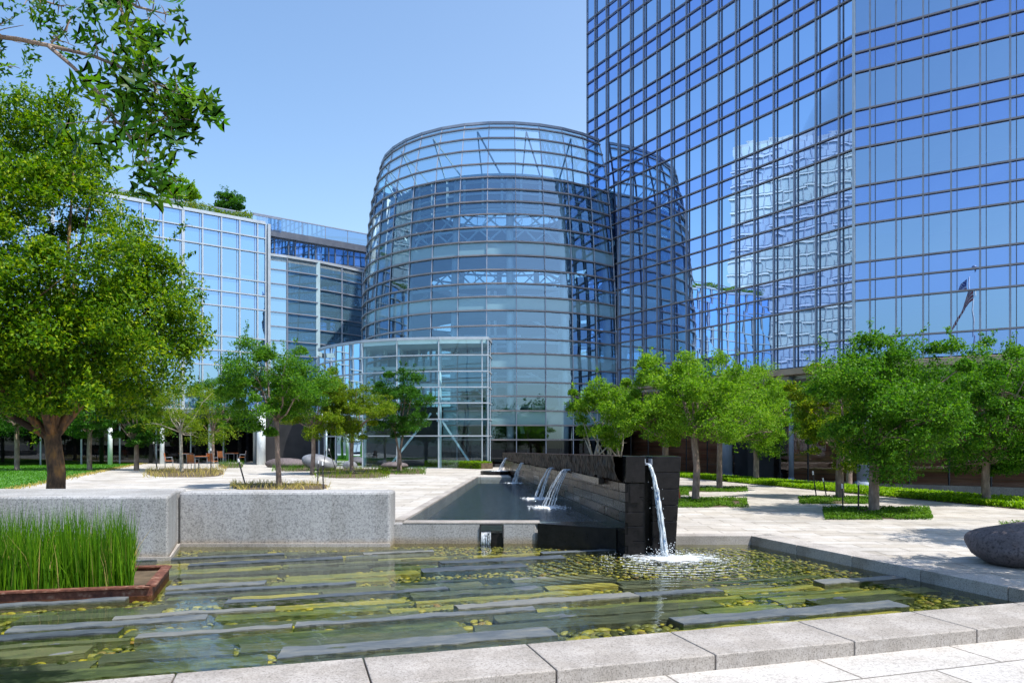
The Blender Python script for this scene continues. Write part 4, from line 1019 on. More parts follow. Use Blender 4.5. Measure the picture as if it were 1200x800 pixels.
# end return on the far left edge, set back
E0 = TC+DL*TL
for z_ in rows_+[TTOP]:
    b = MB(); b.bar(TC+DL*TL+NL*.075+Vector((0, 0, z_)), TC+NL*.075+Vector((0, 0, z_)), .055, .07); b.build('rail', 'transom', tower)
    b = MB(); b.bar(TC+NR*.075+Vector((0, 0, z_)), TC+DR*TR_+NR*.075+Vector((0, 0, z_)), .055, .07); b.build('rail', 'transom', tower)
panes(tower, quads, 96)
cp = TC+(NL+NR).normalized()*.06
MB().bar((cp.x, cp.y, TB), (cp.x, cp.y, TTOP), .12, .08, up=tuple((NL+NR).normalized())).build('corner_mullion', 'mullion_light', tower)
# interior : floor plates, back wall, blinds, ceiling lights
A0 = TC-NL*.25-NR*.1; pl = [TC-NL*.15-NR*.1, TC+DL*(TL-.2)-NL*.15, TC+DL*(TL-.2)-NL*9, TC-NL*6-NR*6+Vector((0, 3, 0)), TC+DR*(TR_-.2)-NR*8, TC+DR*(TR_-.2)-NR*.15]
b = MB(); z = zc(397)-flo*.5
while z < TTOP:
    b.prism([(q.x, q.y) for q in pl], z+.15, z+.5); z += flo
b.build('floor_plates', 'slab_int', tower)
b = MB(); pb2 = [TC+DL*(TL-.1)-NL*3.2, TC-NL*3.2-NR*1.5, TC+DR*(TR_)-NR*3.4]
for i in range(2):
    p, q = pb2[i], pb2[i+1]; b.bar((p.x, p.y, (TTOP+TB)/2), (q.x, q.y, (TTOP+TB)/2), .1, TTOP-TB-.4)
b.build('inner_wall', 'blue_int', tower)
# side and rear cladding, roof
b = MB(); sidep = [TC+DL*TL, TC+DL*TL-NL*22, TC+DR*TR_-NR*26, TC+DR*TR_]
for i in range(3):
    p, q = sidep[i], sidep[i+1]; b.quad((p.x, p.y, TB), (q.x, q.y, TB), (q.x, q.y, TTOP), (p.x, p.y, TTOP))
b.build('rear_cladding', 'tower_spandrel', tower)
b = MB(); b.prism([(q.x, q.y) for q in [TC]+sidep], TTOP, TTOP+.5); b.build('roof', 'soffit', tower)
b = MB()
def facpt(ts, d, nrm, i, off, z): p = TC+d*((ts[i]+ts[i+1])/2)-nrm*off; return Vector((p.x, p.y, z))
random.seed(11)
for ts, d, nrm in ((tsl, DL, NL), (tsr, DR, NR)):
    for k in range(18):
        z0 = zc(397)+k*flo
        runs = 0
        for i in range(len(ts)-1):
            if random.random() < .33:
                h = flo*.5*random.choice([.12, .2, .3, .45, .6]); p = TC+d*(ts[i]+.06)-nrm*.22; q = TC+d*(ts[i+1]-.06)-nrm*.22
                if random.random() < .75: za, zb_ = z0+.04, z0+h
                else: za, zb_ = z0+flo*.5-h, z0+flo*.5
                b.quad((p.x, p.y, za), (q.x, q.y, za), (q.x, q.y, zb_), (p.x, p.y, zb_))
b.build('window_blinds', 'blind', tower, kind='stuff')
m, nt, out = newmat('ceiling_lamp'); e = nt.nodes.new('ShaderNodeEmission'); e.inputs[0].default_value = (1, .97, .9, 1); e.inputs[1].default_value = 14; nt.links.new(e.outputs[0], out.inputs[0]); M['lamp'] = m
for (x, y) in ((829, 119), (837, 176), (816, 192), (834, 184), (795, 92)):
    # sight line to the left face, then a metre inside
    dx, dz = (x-600)/F, (HY-y)/F; tY = (TC-Vector((0, 0, 0))).dot(NL)/(Vector((dx, 1, 0)).dot(NL)); p = Vector((dx*tY, tY, EZ+dz*tY))
    zl = p.z; p2 = p-NL*.55; MB().bar((p2.x, p2.y, zl), (p2.x-NL.x*.7, p2.y-NL.y*.7, zl), .09, .04).build('ceiling_light', 'lamp', tower)
# soffit and lobby
sof = [TC+NL*.35+NR*.2, TC+DL*TL+NL*.35, TC+DL*TL-NL*22, TC+DR*TR_-NR*26, TC+DR*TR_+NR*.35]
b = MB(); b.prism([(q.x, q.y) for q in sof], TB-.42, TB-.1); b.build('bronze_soffit', 'soffit', tower, bevel=.02)
lob0 = TC+DL*19.9-NL*2.2; lobc = TC-NL*1.2-NR*.9; lob1 = TC+DR*TR_-NR*.9
lobz0, lobz1 = -.5, TB-.42
b = MB(); q = []
def lobby(p, q_, nb):
    d = (q_-p)/nb
    for i in range(nb):
        a, b_ = p+d*i, p+d*(i+1)
        MB().quad((a.x, a.y, lobz0), (b_.x, b_.y, lobz0), (b_.x, b_.y, lobz1), (a.x, a.y, lobz1)).build('lobby_pane', 'lobby_glass', tower)
        MB().bar((a.x, a.y, lobz0), (a.x, a.y, lobz1), .05, .1).build('lobby_mullion', 'blackmetal', tower)
lobby(lob0, lobc, 11); lobby(lobc, lob1, 9)
for zz_ in (1.35, 3.1):
    MB().bar((lobc.x, lobc.y, zz_), (lob1.x, lob1.y, zz_), .05, .05).build('lobby_rail', 'blackmetal', tower)
b = MB()
for z_ in (-.5,):
    b.bar((lob0.x, lob0.y, -.35), (lobc.x, lobc.y, -.35), .25, .35); b.bar((lobc.x, lobc.y, -.35), (lob1.x, lob1.y, -.35), .25, .35)
b.build('lobby_plinth', 'granite', tower)
# bronze louvre screen inside
b = MB()
def screen(p, q_):
    L_ = (q_-p).length; nrm_ = Vector((-(q_-p).y, (q_-p).x, 0)).normalized()
    b.bar((p.x, p.y, (lobz0+lobz1)/2), (q_.x, q_.y, (lobz0+lobz1)/2), .05, lobz1-lobz0-.05, mat='brown_glass_back')
    for k in range(17):
        z_ = lobz0+.3+k*.33; b.bar(p-nrm_*0+Vector((0, 0, z_)), q_+Vector((0, 0, z_)), .16, .05, mat='soffit')
o1 = -NR*.3
screen(lobc+o1-NL*.3, lob1+o1); screen(lob0-NL*.5, lobc-NL*.5+o1)
b.build('timber_screen', None, tower)
MB().box((20, 42, 2), (14, 4, 4.6)).build('lobby_shade_block', 'dark_int', tower)
# cylindrical columns under the tower
for x, wpx, lab in ((853, 22, 'shiny steel column under the tower behind the tree one step from the dark wall'), (1007, 17, 'shiny steel column under the tower, between the two thick trunks on the right'), (930, 8, 'slim steel column under the tower, right of the slim grey trunk')):
    rr_ = .42 if wpx > 10 else .16; dx = (x-600)/F; tY = (TC+NR*.1).dot(NR)/(Vector((dx, 1, 0)).dot(NR)) if x > 1002 else (TC+NL*.1).dot(NL)/(Vector((dx, 1, 0)).dot(NL))
    p = Vector((dx*tY, tY, 0))+(Vector((0, -.5, 0)) if x > 1002 else Vector((0, .3, 0)))
    b = MB(); b.tube([(p.x, p.y, -.5), (p.x, p.y, TB-.42)], rr_*.78, 28); b.tube([(p.x, p.y, -.5), (p.x, p.y, .02)], rr_*.95, 28)
    o = b.build('steel_column', 'column_steel', origin=(p.x, p.y, -.5)); tag(o, lab, 'column', 'steel columns under the tower')
    for pl2 in o.data.polygons: pl2.use_smooth = len(pl2.vertices) == 4

# ------------------------------------------------------------------ rotunda
DC = Vector(((590-600)/F*55.6, 55.6, 0))
prof = [(0, 10.7), (6, 10.68), (11.6, 10.55), (15, 10.33), (17.3, 10.13), (19.5, 9.85), (21.2, 9.45), (22.07, 9.2), (24, 8.5)]
def DRr(z):
    for (a, ra), (b_, rb) in zip(prof, prof[1:]):
        if z <= b_: return ra+(rb-ra)*(z-a)/(b_-a)
    return prof[-1][1]
ys = [144.5, 150, 162, 176, 192, 207.5, 222, 236, 251, 266, 283, 299, 316, 332, 347.5, 363.5, 381.5, 397, 414, 431, 447.5, 464, 481, 498, 515]
rz = []
for y in ys:
    z = 10
    for _ in range(8): z = EZ+(HY-y)*(55.6-DRr(z))/F
    rz.append(z)
rz.append(LZ)
drum = empty('rotunda', (DC.x, DC.y, LZ), 'tapering round glass rotunda with stacked rails, between the office wing and the tower', 'rotunda')
def in_tower(p): 
    d = p-TC; return d.dot(NL) < .02 and 0 < d.dot(DL) < TL-.02 and d.dot(-NL) < 22
NA = 36
def dp(k, z, dr=0):
    a = R(-90+(k+.5)*10); r_ = DRr(z)+dr; return Vector((DC.x+math.cos(a)*r_, DC.y+math.sin(a)*r_, z))
spand = {ys.index(283), ys.index(347.5), ys.index(414), ys.index(481)}
quads = []
for i in range(len(rz)-1):
    z1, z0 = rz[i], rz[i+1]
    for k in range(NA):
        q = [dp(k, z0), dp(k+1, z0), dp(k+1, z1), dp(k, z1)]; c_ = (q[0]+q[2])/2
        if in_tower(c_): continue
        if i == len(rz)-2 and z0 < 1: mt = 'dark_glass'
        else: mt = 'drum_spandrel' if i in spand else 'drum_glass'
        quads.append((q, mt, 'spandrel_pane' if i in spand else 'window_pane'))
panes(drum, quads, 96)
for i, z in enumerate(rz[:-1]):
    b = MB()
    for k in range(NA):
        a, c_ = dp(k, z, .07), dp(k+1, z, .07)
        if in_tower((a+c_)/2): continue
        b.bar(a, c_, .13, .085 if i else .16)
    b.build('rail_ring', 'transom' if i else 'mullion', drum)
for k in range(NA):
    if in_tower(dp(k, 10)): continue
    b = MB()
    for z0, z1 in zip(rz[::-1], rz[::-1][1:]):
        b.bar(dp(k, z0, .03), dp(k, z1, .03), .05, .12)
    b.build('mullion', 'mullion', drum)
# inside the drum: floors, columns, truss ring, inner drum, stair core
b = MB()
for i in sorted(spand):
    z = (rz[i]+rz[i+1])/2; n = 48; ro, ri = DRr(z)-.5, 5.6
    for k in range(n):
        a0, a1 = 2*PI*k/n, 2*PI*(k+1)/n
        def pt(r_, a, zz_): return (DC.x+r_*math.cos(a), DC.y+r_*math.sin(a), zz_)
        if in_tower(Vector(pt(ro, (a0+a1)/2, z))): continue
        for za in (z-.22, z+.22): b.quad(pt(ro, a0, za), pt(ro, a1, za), pt(ri, a1, za), pt(ri, a0, za))
        b.quad(pt(ri, a0, z-.22), pt(ri, a1, z-.22), pt(ri, a1, z+.22), pt(ri, a0, z+.22)); b.quad(pt(ro, a0, z-.22), pt(ro, a1, z-.22), pt(ro, a1, z+.22), pt(ro, a0, z+.22))
b.build('ring_floors', 'slab_int', drum)
for k in range(18):
    a = R(-90+3+k*20); q = []
    for z in (LZ, 6, 12, 16, 18.6):
        r_ = DRr(z)-.42; q.append(Vector((DC.x+math.cos(a)*r_, DC.y+math.sin(a)*r_, z)))
    if in_tower(q[1]): continue
    MB().tube(q, .24, 10).build('inner_column', 'white', drum, smooth=True)
b = MB(); zt0, zt1 = rz[ys.index(283)], rz[ys.index(236)]; n = 36
zm = (zt0+zt1)/2
for k in range(n):
    a0, a1 = 2*PI*k/n, 2*PI*(k+1)/n; am = (a0+a1)/2; r1 = DRr(zm)-1.7
    def pp(a, z, r_=r1): return Vector((DC.x+r_*math.cos(a), DC.y+r_*math.sin(a), z))
    if in_tower(pp(am, zm)): continue
    for za, zb_ in ((zt0, zm), (zm, zt1)):
        b.bar(pp(a0, za), pp(a1, zb_), .1); b.bar(pp(a0, zb_), pp(a1, za), .1)
    for za in (zt0, zm, zt1): b.bar(pp(a0, za), pp(a1, za), .14)
for zq, dr_ in ((rz[5], .5), (rz[7], .5), (rz[13], .5), (rz[17], .5)):
    for k in range(n):
        a0, a1 = 2*PI*k/n, 2*PI*(k+1)/n; p0 = pp(a0, zq-.12, DRr(zq)-dr_)
        if not in_tower(p0): b.bar(p0, pp(a1, zq-.12, DRr(zq)-dr_), .1, .16)
# roof struts between inner drum and glass
for k in range(n):
    a0, a1 = 2*PI*k/n, 2*PI*(k+1)/n; zt, zz_ = rz[1], rz[4]
    p0 = Vector((DC.x+(DRr(zt)-.2)*math.cos(a0), DC.y+(DRr(zt)-.2)*math.sin(a0), zt-.1))
    if in_tower(p0): continue
    if k % 2 == 0:
        for aa in (a0, a1):
            b.bar(p0, Vector((DC.x+(7.6)*math.cos(aa), DC.y+7.6*math.sin(aa), zz_)), .075)
b.build('truss_ring', 'teal_steel', drum)
b = MB(); b.m('inner_panel'); n = 40
za, zb_ = rz[ys.index(236)], rz[ys.index(192)]; r_ = 8.0
for k in range(n):
    a0, a1 = 2*PI*k/n, 2*PI*(k+1)/n
    if in_tower(Vector((DC.x+r_*math.cos(a0), DC.y+r_*math.sin(a0), 5))): continue
    b.quad((DC.x+r_*math.cos(a0), DC.y+r_*math.sin(a0), za), (DC.x+r_*math.cos(a1), DC.y+r_*math.sin(a1), za), (DC.x+r_*math.cos(a1), DC.y+r_*math.sin(a1), zb_), (DC.x+r_*math.cos(a0), DC.y+r_*math.sin(a0), zb_))
    b.quad((DC.x+r_*math.cos(a0), DC.y+r_*math.sin(a0), zb_), (DC.x+r_*math.cos(a1), DC.y+r_*math.sin(a1), zb_), (DC.x+5*math.cos(a1), DC.y+5*math.sin(a1), zb_+.2), (DC.x+5*math.cos(a0), DC.y+5*math.sin(a0), zb_+.2))
for k in range(n):
    a0 = 2*PI*k/n
    if in_tower(Vector((DC.x+r_*math.cos(a0), DC.y+r_*math.sin(a0), 5))): continue
    p = (DC.x+(r_+.06)*math.cos(a0), DC.y+(r_+.06)*math.sin(a0)); b.bar((*p, za), (*p, zb_), .16, .1, mat='teal_steel')
    a1 = 2*PI*(k+1)/n; p1 = (DC.x+(r_+.06)*math.cos(a1), DC.y+(r_+.06)*math.sin(a1))
    for zq in (za, (za+zb_)/2, zb_): b.bar((*p, zq), (*p1, zq), .12, .12, mat='teal_steel')
b.build('inner_drum', None, drum)
# back core of the atrium: walkways and stair with pale edges
b = MB(); b.box((DC.x+1, DC.y+7.3, 7.5), (11, 2.4, 15)); b.build('atrium_core', 'blue_int', drum)
b = MB()
random.seed(5)
for z in np.arange(1.4, 15.2, .85):
    x0 = DC.x-5.5+random.uniform(-1.5, 3); L_ = random.uniform(4, 10); b.box((x0+L_/2, DC.y+5.9, z), (L_, .3, .22))
for x in (-6.4, -5.9, -1.2, -.7, .4, 4.5, 5.2):
    b.bar((DC.x+x, DC.y+3.0, LZ), (DC.x+x, DC.y+3.0, 14), .22)
for i in range(7):
    z = 1.0+i*2.0; s = 1 if i % 2 else -1
    b.bar((DC.x-7.2+s*-1.3, DC.y-1, z), (DC.x-7.2+s*1.3, DC.y+.2, z+2), .7, .16)
    b.bar((DC.x+3.5+s*-1.8, DC.y-2.5, z), (DC.x+3.5+s*1.8, DC.y-2.3, z+2), .25, .16)
b.build('atrium_stairs', 'white', drum)
for (xx, s) in ((620, 1), (700, 1), (655, -1)):
    MB().tube([(PX(xx-14*s, 47.5), 47.5, 4.2), (PX(xx, 47.5), 47.5, LZ)], .14, 10).build('raking_strut', 'teal_steel', drum)
MB().prism([(DC.x+9.6*math.cos(a), DC.y+9.6*math.sin(a)) for a in [2*PI*k/30 for k in range(30)]], LZ-.2, LZ+.02).build('lobby_floor', 'slab_int', drum)
b = MB(); b.box((DC.x+1.5, DC.y-1.5, 1.9), (12, 5, 3.3)); b.build('lobby_shade_block', 'dark_int', drum)  # solid near-black block paints the darkness seen low in the rotunda glass
for (x0, x1) in ((609, 618), (634, 652), (660, 690)):
    Yd = 46.2; MB().box(((PX(x0, Yd)+PX(x1, Yd))/2, Yd, 1.3), (PX(x1, Yd)-PX(x0, Yd), .1, 2.1)).build('door', 'dark_glass', drum)

# ------------------------------------------------------------------ entrance pavilion
pav = empty('glass_pavilion', (-6, 45, LZ), 'low curved clear glass entrance pavilion in front of the rotunda', 'pavilion')
pv = [Vector((-1.43, 43.3, 0)), Vector((-1.78, 43.28, 0)), Vector((-4.37, 43.3, 0)), Vector((-6.94, 43.75, 0)), Vector((-9.2, 44.7, 0)), Vector((-10.2, 45.5, 0)), Vector((-11.3, 46.5, 0)), Vector((-12.3, 47.6, 0)), Vector((-13.0, 48.8, 0)), Vector((-13.3, 50.5, 0))]
pz = [8.0]+[ZY(y, 43.3) for y in (416, 435, 453.5, 472, 491, 510.5)]+[LZ]
sidew = [Vector((-1.43, 43.3, 0)), Vector((-1.33, 44.4, 0)), Vector((-1.25, 45.5, 0))]
quads = []
allseg = list(zip(pv, pv[1:]))+list(zip(sidew, sidew[1:]))
for a, b_ in allseg:
    for z1, z0 in zip(pz, pz[1:]):
        quads.append(([(a.x, a.y, z0), (b_.x, b_.y, z0), (b_.x, b_.y, z1), (a.x, a.y, z1)], 'clear_glass' if z1 > 3 else 'dark_glass' if False else 'clear_glass', 'window_pane'))
panes(pav, quads, 98)
for zi, z in enumerate(pz[:-1]):
    b = MB()
    for a, b_ in allseg:
        n_ = Vector(((b_-a).y, -(b_-a).x, 0)).normalized(); n_ = n_ if n_.y < 0 else -n_
        b.bar((a.x, a.y-.06, z), (b_.x, b_.y-.06, z), .10, .07 if zi else .16)
    b.build('rail', 'mullion_light', pav)
for i, p in enumerate(pv+sidew[1:]):
    th = .06
    MB().bar((p.x, p.y, LZ), (p.x, p.y, 8), th, .14, up=(0, 1, 0)).build('mullion', 'mullion_light', pav)
for i in (2, 3, 4):
    p = pv[i]; MB().tube([(p.x, p.y+.55, LZ), (p.x, p.y+.55, 7.8)], .12, 10).build('inner_column', 'teal_steel', pav, smooth=True)
MB().prism([(p.x, p.y+.1) for p in pv]+[(-1.4, 45.4)], 7.7, 7.98).build('roof', 'teal_steel', pav)
b = MB()
for x in np.arange(-12.5, -1.6, 1.1): b.bar((x, 46.0 if x > -9 else 48.5, 7.5), (x+.01, 46.6, 7.5), .1, .3)
for i in range(4): b.bar((-12, 46.8+i*.1, 3.2+i*1.1), (-1.8, 45.2, 3.2+i*1.1), .12, .2)
b.bar((-7.6, 44.6, LZ), (-5.0, 44.8, 3.6), .12); b.bar((-4.6, 44.4, 3.6), (-2.4, 44.6, LZ), .12)
b.build('inner_beams', 'teal_steel', pav)
MB().box((-6.0, 46.6, 2.15), (8.6, 2.0, 3.75)).build('lobby_shade_box', 'dark_int', pav)  # near-black box added so the lower pavilion rows look dark

# ------------------------------------------------------------------ office building at left
office = empty('office_building', (-26, 51, LZ), 'light blue glass office block with white grid and roof garden at the left', 'office building')
K = Vector((PX(311, 56), 56, 0)); DA = Vector((-.80, -.60, 0)); NAo = Vector((.60, -.80, 0))
yrow = [263, 280, 297.5, 331, 347.5, 364, 398, 414.5, 431, 464.5, 481]
zA = [ZY(y, 56) for y in yrow]
kinds = ['s', 's', 'v', 's', 's', 'v', 's', 's', 'v', 's']
quads = []; bay = 1.33; tmax = 21.5; ts = [0, .62]+[.62+bay*i for i in range(1, 16)]
for i in range(len(ts)-1):
    for j in range(len(zA)-1):
        a = K+DA*ts[i]; b_ = K+DA*ts[i+1]; e = [NAo*random.uniform(-.003, .003) for _ in range(4)]
        q = [a+e[0]+Vector((0, 0, zA[j+1])), b_+e[1]+Vector((0, 0, zA[j+1])), b_+e[2]+Vector((0, 0, zA[j])), a+e[3]+Vector((0, 0, zA[j]))]
        quads.append((q, 'office_vision' if kinds[j] == 'v' or random.random() < .25 else 'office_spandrel', 'window_pane'))
panes(office, quads, 96)
for t in ts:
    p = K+DA*t+NAo*.06; MB().bar((p.x, p.y, zA[-1]), (p.x, p.y, zA[0]+.05), .10 if ts.index(t) not in (5, 11) else .2, .12, up=tuple(NAo)).build('mullion', 'mullion_light', office)
    if 0 < t < ts[-1]:
        p = K+DA*(t+.2)+NAo*.02; MB().bar((p.x, p.y, zA[-1]), (p.x, p.y, zA[0]), .03, .05, up=tuple(NAo)).build('thin_mullion', 'mullion', office)
for z in zA:
    a = K+NAo*.08; b_ = K+DA*ts[-1]+NAo*.08; MB().bar((a.x, a.y, z), (b_.x, b_.y, z), .12, .09).build('rail', 'mullion_light', office)
cK = K+NAo*.15+Vector((.18, .1, 0)); MB().bar((cK.x, cK.y, LZ), (cK.x, cK.y, zA[0]), .2, .26, up=tuple(NAo)).build('corner_post', 'mullion_light', office)
# body behind glass
Ke = K+DA*ts[-1]
b = MB(); body = [K-NAo*1.6, Ke-NAo*1.6, Ke-NAo*16, K-NAo*16]; b.prism([(p.x, p.y) for p in body], 3.6, zA[0]-.4); b.build('inner_body', 'blue_int', office)
b = MB(); z = zA[2]+.2
for z in (zA[1], zA[4], zA[7]):
    b.prism([(p.x, p.y) for p in (K-NAo*.12, Ke-NAo*.12, Ke-NAo*1.58, K-NAo*1.58)], z-.5, z+.1)
b.build('floor_plates', 'slab_int', office)
b = MB(); random.seed(9)
for k in (3, 6, 9):
    for i in range(len(ts)-1):
        if random.random() < .8:
            h = (zA[k-1]-zA[k])*random.choice([.2, .5, .85, 1]); p = K+DA*(ts[i]+.1+random.uniform(0, .25))-NAo*.4; q_ = K+DA*(ts[i+1]-.1)-NAo*.4
            b.quad((p.x, p.y, zA[k]+.05), (q_.x, q_.y, zA[k]+.05), (q_.x, q_.y, zA[k]+h), (p.x, p.y, zA[k]+h))
b.build('window_blinds', 'blind', office, kind='stuff')
b = MB(); b.prism([(p.x, p.y) for p in (K+NAo*.02, Ke+NAo*.02, Ke-NAo*16, K-NAo*16)], zA[0]+.05, zA[0]+.22); b.build('roof', 'mullion_light', office)
b = MB(); b.prism([(p.x, p.y) for p in (K-NAo*.05, Ke-NAo*.05, Ke-NAo*16, K-NAo*16)], zA[-1]-.3, zA[-1]); b.build('soffit', 'slab_int', office)
b = MB(); b.prism([(p.x, p.y) for p in (K-NAo*3, Ke-NAo*3, Ke-NAo*12, K-NAo*12)], LZ, zA[-1]-.3); b.build('ground_floor', 'dark_int', office)
for i in range(9):
    a = K+DA*(i*2.4)-NAo*2.6; b_ = K+DA*(i*2.4+2.38)-NAo*2.6
    MB().quad((a.x, a.y, LZ), (b_.x, b_.y, LZ), (b_.x, b_.y, zA[-1]-.3), (a.x, a.y, zA[-1]-.3)).build('shop_pane', 'dark_glass', office)
    MB().bar((a.x, a.y, LZ), (a.x, a.y, zA[-1]-.3), .08, .1).build('shop_mullion', 'mullion_light', office)
for i in range(7):
    a = K+DA*(i*3.3+.6)-NAo*.6; MB().tube([(a.x, a.y, LZ), (a.x, a.y, zA[-1]-.3)], .15, 12).build('column', 'white', office, smooth=True)
# roof parapet glass set back
for i in range(10):
    a = K+DA*(i*2.2-2)-NAo*2.2; b_ = K+DA*(i*2.2+.15)-NAo*2.2; z0 = zA[0]+.2; z1 = z0+1.05
    MB().quad((a.x, a.y, z0), (b_.x, b_.y, z0), (b_.x, b_.y, z1), (a.x, a.y, z1)).build('parapet_pane', 'parapet_glass', office)
a = K-DA*2-NAo*2.2; b_ = K+DA*20-NAo*2.2; MB().bar((a.x, a.y, zA[0]+1.27), (b_.x, b_.y, zA[0]+1.27), .1, .08).build('parapet_rail', 'mullion', office)
# roof hedge and trees
hd = empty('roof_hedge', ((K+DA*6).x, (K+DA*6).y, zA[0]+.22), 'low grey-green hedge along the edge of the roof garden', 'hedge')
n = 9000; tt = rng.uniform(.8, 20, n); A = np.array(K)[None]+np.outer(tt, np.array(DA))-np.outer(rng.uniform(.3, 1.3, n), np.array(NAo)); A[:, 2] = zA[0]+.2+rng.uniform(0, .6, n)*(1+.3*np.sin(tt*1.7)); V, Fc = leaves(A, .16, .4); npmesh('hedge_leaves', V, Fc, LEAF['olive'], parent=hd, kind='stuff')
Yr = 58.0
rooftree('yellow-green leafy tree on the roof garden of the office block', 212, 252, 229, 25, 20, 'bright')
rooftree('small dark pointed tree on the roof garden of the office block', 268, 258, 240, 17, 17, 'dark')

# ------------------------------------------------------------------ wing between office and rotunda
wing = empty('office_wing', (-18, 62, LZ), 'set-back blue glass wing with curved lower glazing, between office block and rotunda', 'office wing')
DB = Vector((.8, .6, 0)); NB = Vector((.6, -.8, 0)); B0 = Vector((PX(296, 60), 60, 0)); LB = 12.0
ztop = 20.75; zb1 = 19.6
z_rows = [19.0, 17.55, 16.1]
quads = []; ts = list(np.arange(0, LB+.01, .6))
for i in range(len(ts)-1):
    for j in range(2):
        a, b_ = B0+DB*ts[i], B0+DB*ts[i+1]; quads.append(([a+Vector((0, 0, z_rows[j+1])), b_+Vector((0, 0, z_rows[j+1])), b_+Vector((0, 0, z_rows[j])), a+Vector((0, 0, z_rows[j]))], 'office_vision' if i % 3 else 'office_spandrel', 'window_pane'))
a = B0; b_ = B0+DB*LB
bays = np.arange(0, LB, 2.1)
for t in bays:
    p, q_ = B0+DB*t, B0+DB*min(t+2.08, LB); MB().quad((p.x, p.y, zb1), (q_.x, q_.y, zb1), (q_.x, q_.y, ztop), (p.x, p.y, ztop)).build('parapet_pane', 'parapet_glass', wing)
    MB().bar((p.x, p.y, zb1), (p.x, p.y, ztop), .05).build('parapet_post', 'mullion', wing)
MB().bar((a.x, a.y, ztop), (b_.x, b_.y, ztop), .1, .08).build('parapet_rail', 'mullion', wing)
MB().bar(a+NB*.1+Vector((0, 0, 19.3)), b_+NB*.1+Vector((0, 0, 19.3)), .5, .55).build('cornice', 'mullion_dark', wing)
for z in z_rows: MB().bar(a+NB*.05+Vector((0, 0, z)), b_+NB*.05+Vector((0, 0, z)), .12, .12).build('rail', 'mullion_dark', wing)
for i, t in enumerate(ts[::1]):
    if i % 3 != 1: p = B0+DB*t+NB*.05; MB().bar((p.x, p.y, 16.1), (p.x, p.y, 19.0), .07, .1, up=tuple(NB)).build('mullion', 'mullion_dark', wing)
b = MB(); b.prism([(p.x, p.y) for p in (a-NB*.9, b_-NB*.9+DB*4, b_-NB*12+DB*4, a-NB*12)], 3, 19.3); b.build('inner_body', 'blue_int', wing)
# curved lower glazing
C0 = Vector((PX(314, 57), 57, 0)); C1 = Vector((PX(441, 64), 64, 0)); nC = 8
cx_ = [314, 337, 373, 401, 425, 441]
def cpt(x):
    f_ = (x-314)/(441-314); Yc_ = 57+7*f_-math.sin(PI*f_)*.9; return Vector((PX(x, Yc_), Yc_, 0))
czr = [16.6-.0*i for i in range(1)]; zl = [16.55]
z = 16.55
while z > 1.3: z -= 1.12; zl.append(z)
cp_ = [cpt(x) for x in cx_]
for i in range(len(cp_)-1):
    p, q_ = cp_[i], cp_[i+1]
    for z1, z0 in zip(zl, zl[1:]):
        quads.append(([(p.x, p.y, z0), (q_.x, q_.y, z0), (q_.x, q_.y, z1), (p.x, p.y, z1)], 'wing_glass', 'window_pane'))
panes(wing, quads, 98)
for k, z in enumerate(zl):
    b = MB()
    for p, q_ in zip(cp_, cp_[1:]): b.bar((p.x, p.y-.05, z), (q_.x, q_.y-.05, z), .12, .08 if k else .2)
    b.build('rail', 'mullion' if k else 'mullion_light', wing)
for i, p in enumerate(cp_):
    MB().bar((p.x, p.y-.05, LZ), (p.x, p.y-.05, 16.55), .3 if i == 2 else .09, .12, up=(0, 1, 0)).build('mullion', 'teal_steel' if i == 2 else 'mullion', wing)
b = MB(); b.prism([(p.x, p.y) for p in cp_]+[(cp_[-1].x+1, cp_[-1].y+5), (cp_[0].x-2, cp_[0].y+8)], 16.1, 16.5); b.build('terrace_roof', 'slab_int', wing)
b = MB(); b.prism([(p.x+.1, p.y+2.0) for p in cp_]+[(cp_[-1].x+1, cp_[-1].y+5), (cp_[0].x, cp_[0].y+8)], LZ, 3.0); b.build('ground_floor', 'dark_int', wing)
# ground colonnade between wing and pavilion
for x, Yc_, lab in ((337, 51, 'white column at the terrace left of the grey oval sculpture'), (352, 51, 'white column right behind the mid-green tree'), (306, 50, 'broad white column beside the dark cafe doorway'), (400, 49.5, 'pale column behind the yellow-green tree'), (429, 47, 'pale column left of the twin-stemmed tree')):
    p = Vector((PX(x, Yc_), Yc_, LZ)); o = MB().tube([p, p+Vector((0, 0, 3.6))], .16 if x != 306 else .3, 14).build('column', 'white', smooth=True, origin=tuple(p)); tag(o, lab, 'column', 'white columns in front of the office wing')
b = MB(); b.prism([(PX(300, 50), 50.6), (PX(375, 50), 50.6), (PX(380, 55), 56), (PX(300, 56), 56)], LZ, 3.7); b.build('cafe_front', 'dark_int', wing)

# ------------------------------------------------------------------ reflected city: tower block and flag behind the viewer
M['hr_glass'] = principled('grey_facade_glass', [(.3, (.42, .55, .62)), (.7, (.58, .70, .76))], .25, .3, bs=0)
hr = empty('high_rise', (-110, 48, 0), 'pale striped high-rise mirrored in the left face of the glass tower', 'high-rise')
bx0, bx1, by0, by1, hz = -122, -100, 36.6, 59.5, 62.5
MB().prism([(bx0, by0), (bx1, by0), (bx1, by1), (bx0, by1)], 0, hz).build('wall', 'hr_wall' if 'hr_wall' in M else 'slab_int', hr)
i = 0; z = 2.2
while z < hz-2:
    b = MB(); b.box(((bx0+bx1)/2, (by0+by1)/2, z), (bx1-bx0+.5, by1-by0+.5, .28)); b.build('floor_band', 'white', hr)
    b = MB(); b.box(((bx0+bx1)/2, (by0+by1)/2, z+1.4), (bx1-bx0+.15, by1-by0+.15, 1.9)); b.build('window_band', 'hr_glass', hr); z += 2.6
for y in np.arange(by0+.8, by1, 1.3): MB().box((bx1+.1, y, hz/2), (.25, .16, hz)).build('fin', 'mullion_light', hr)
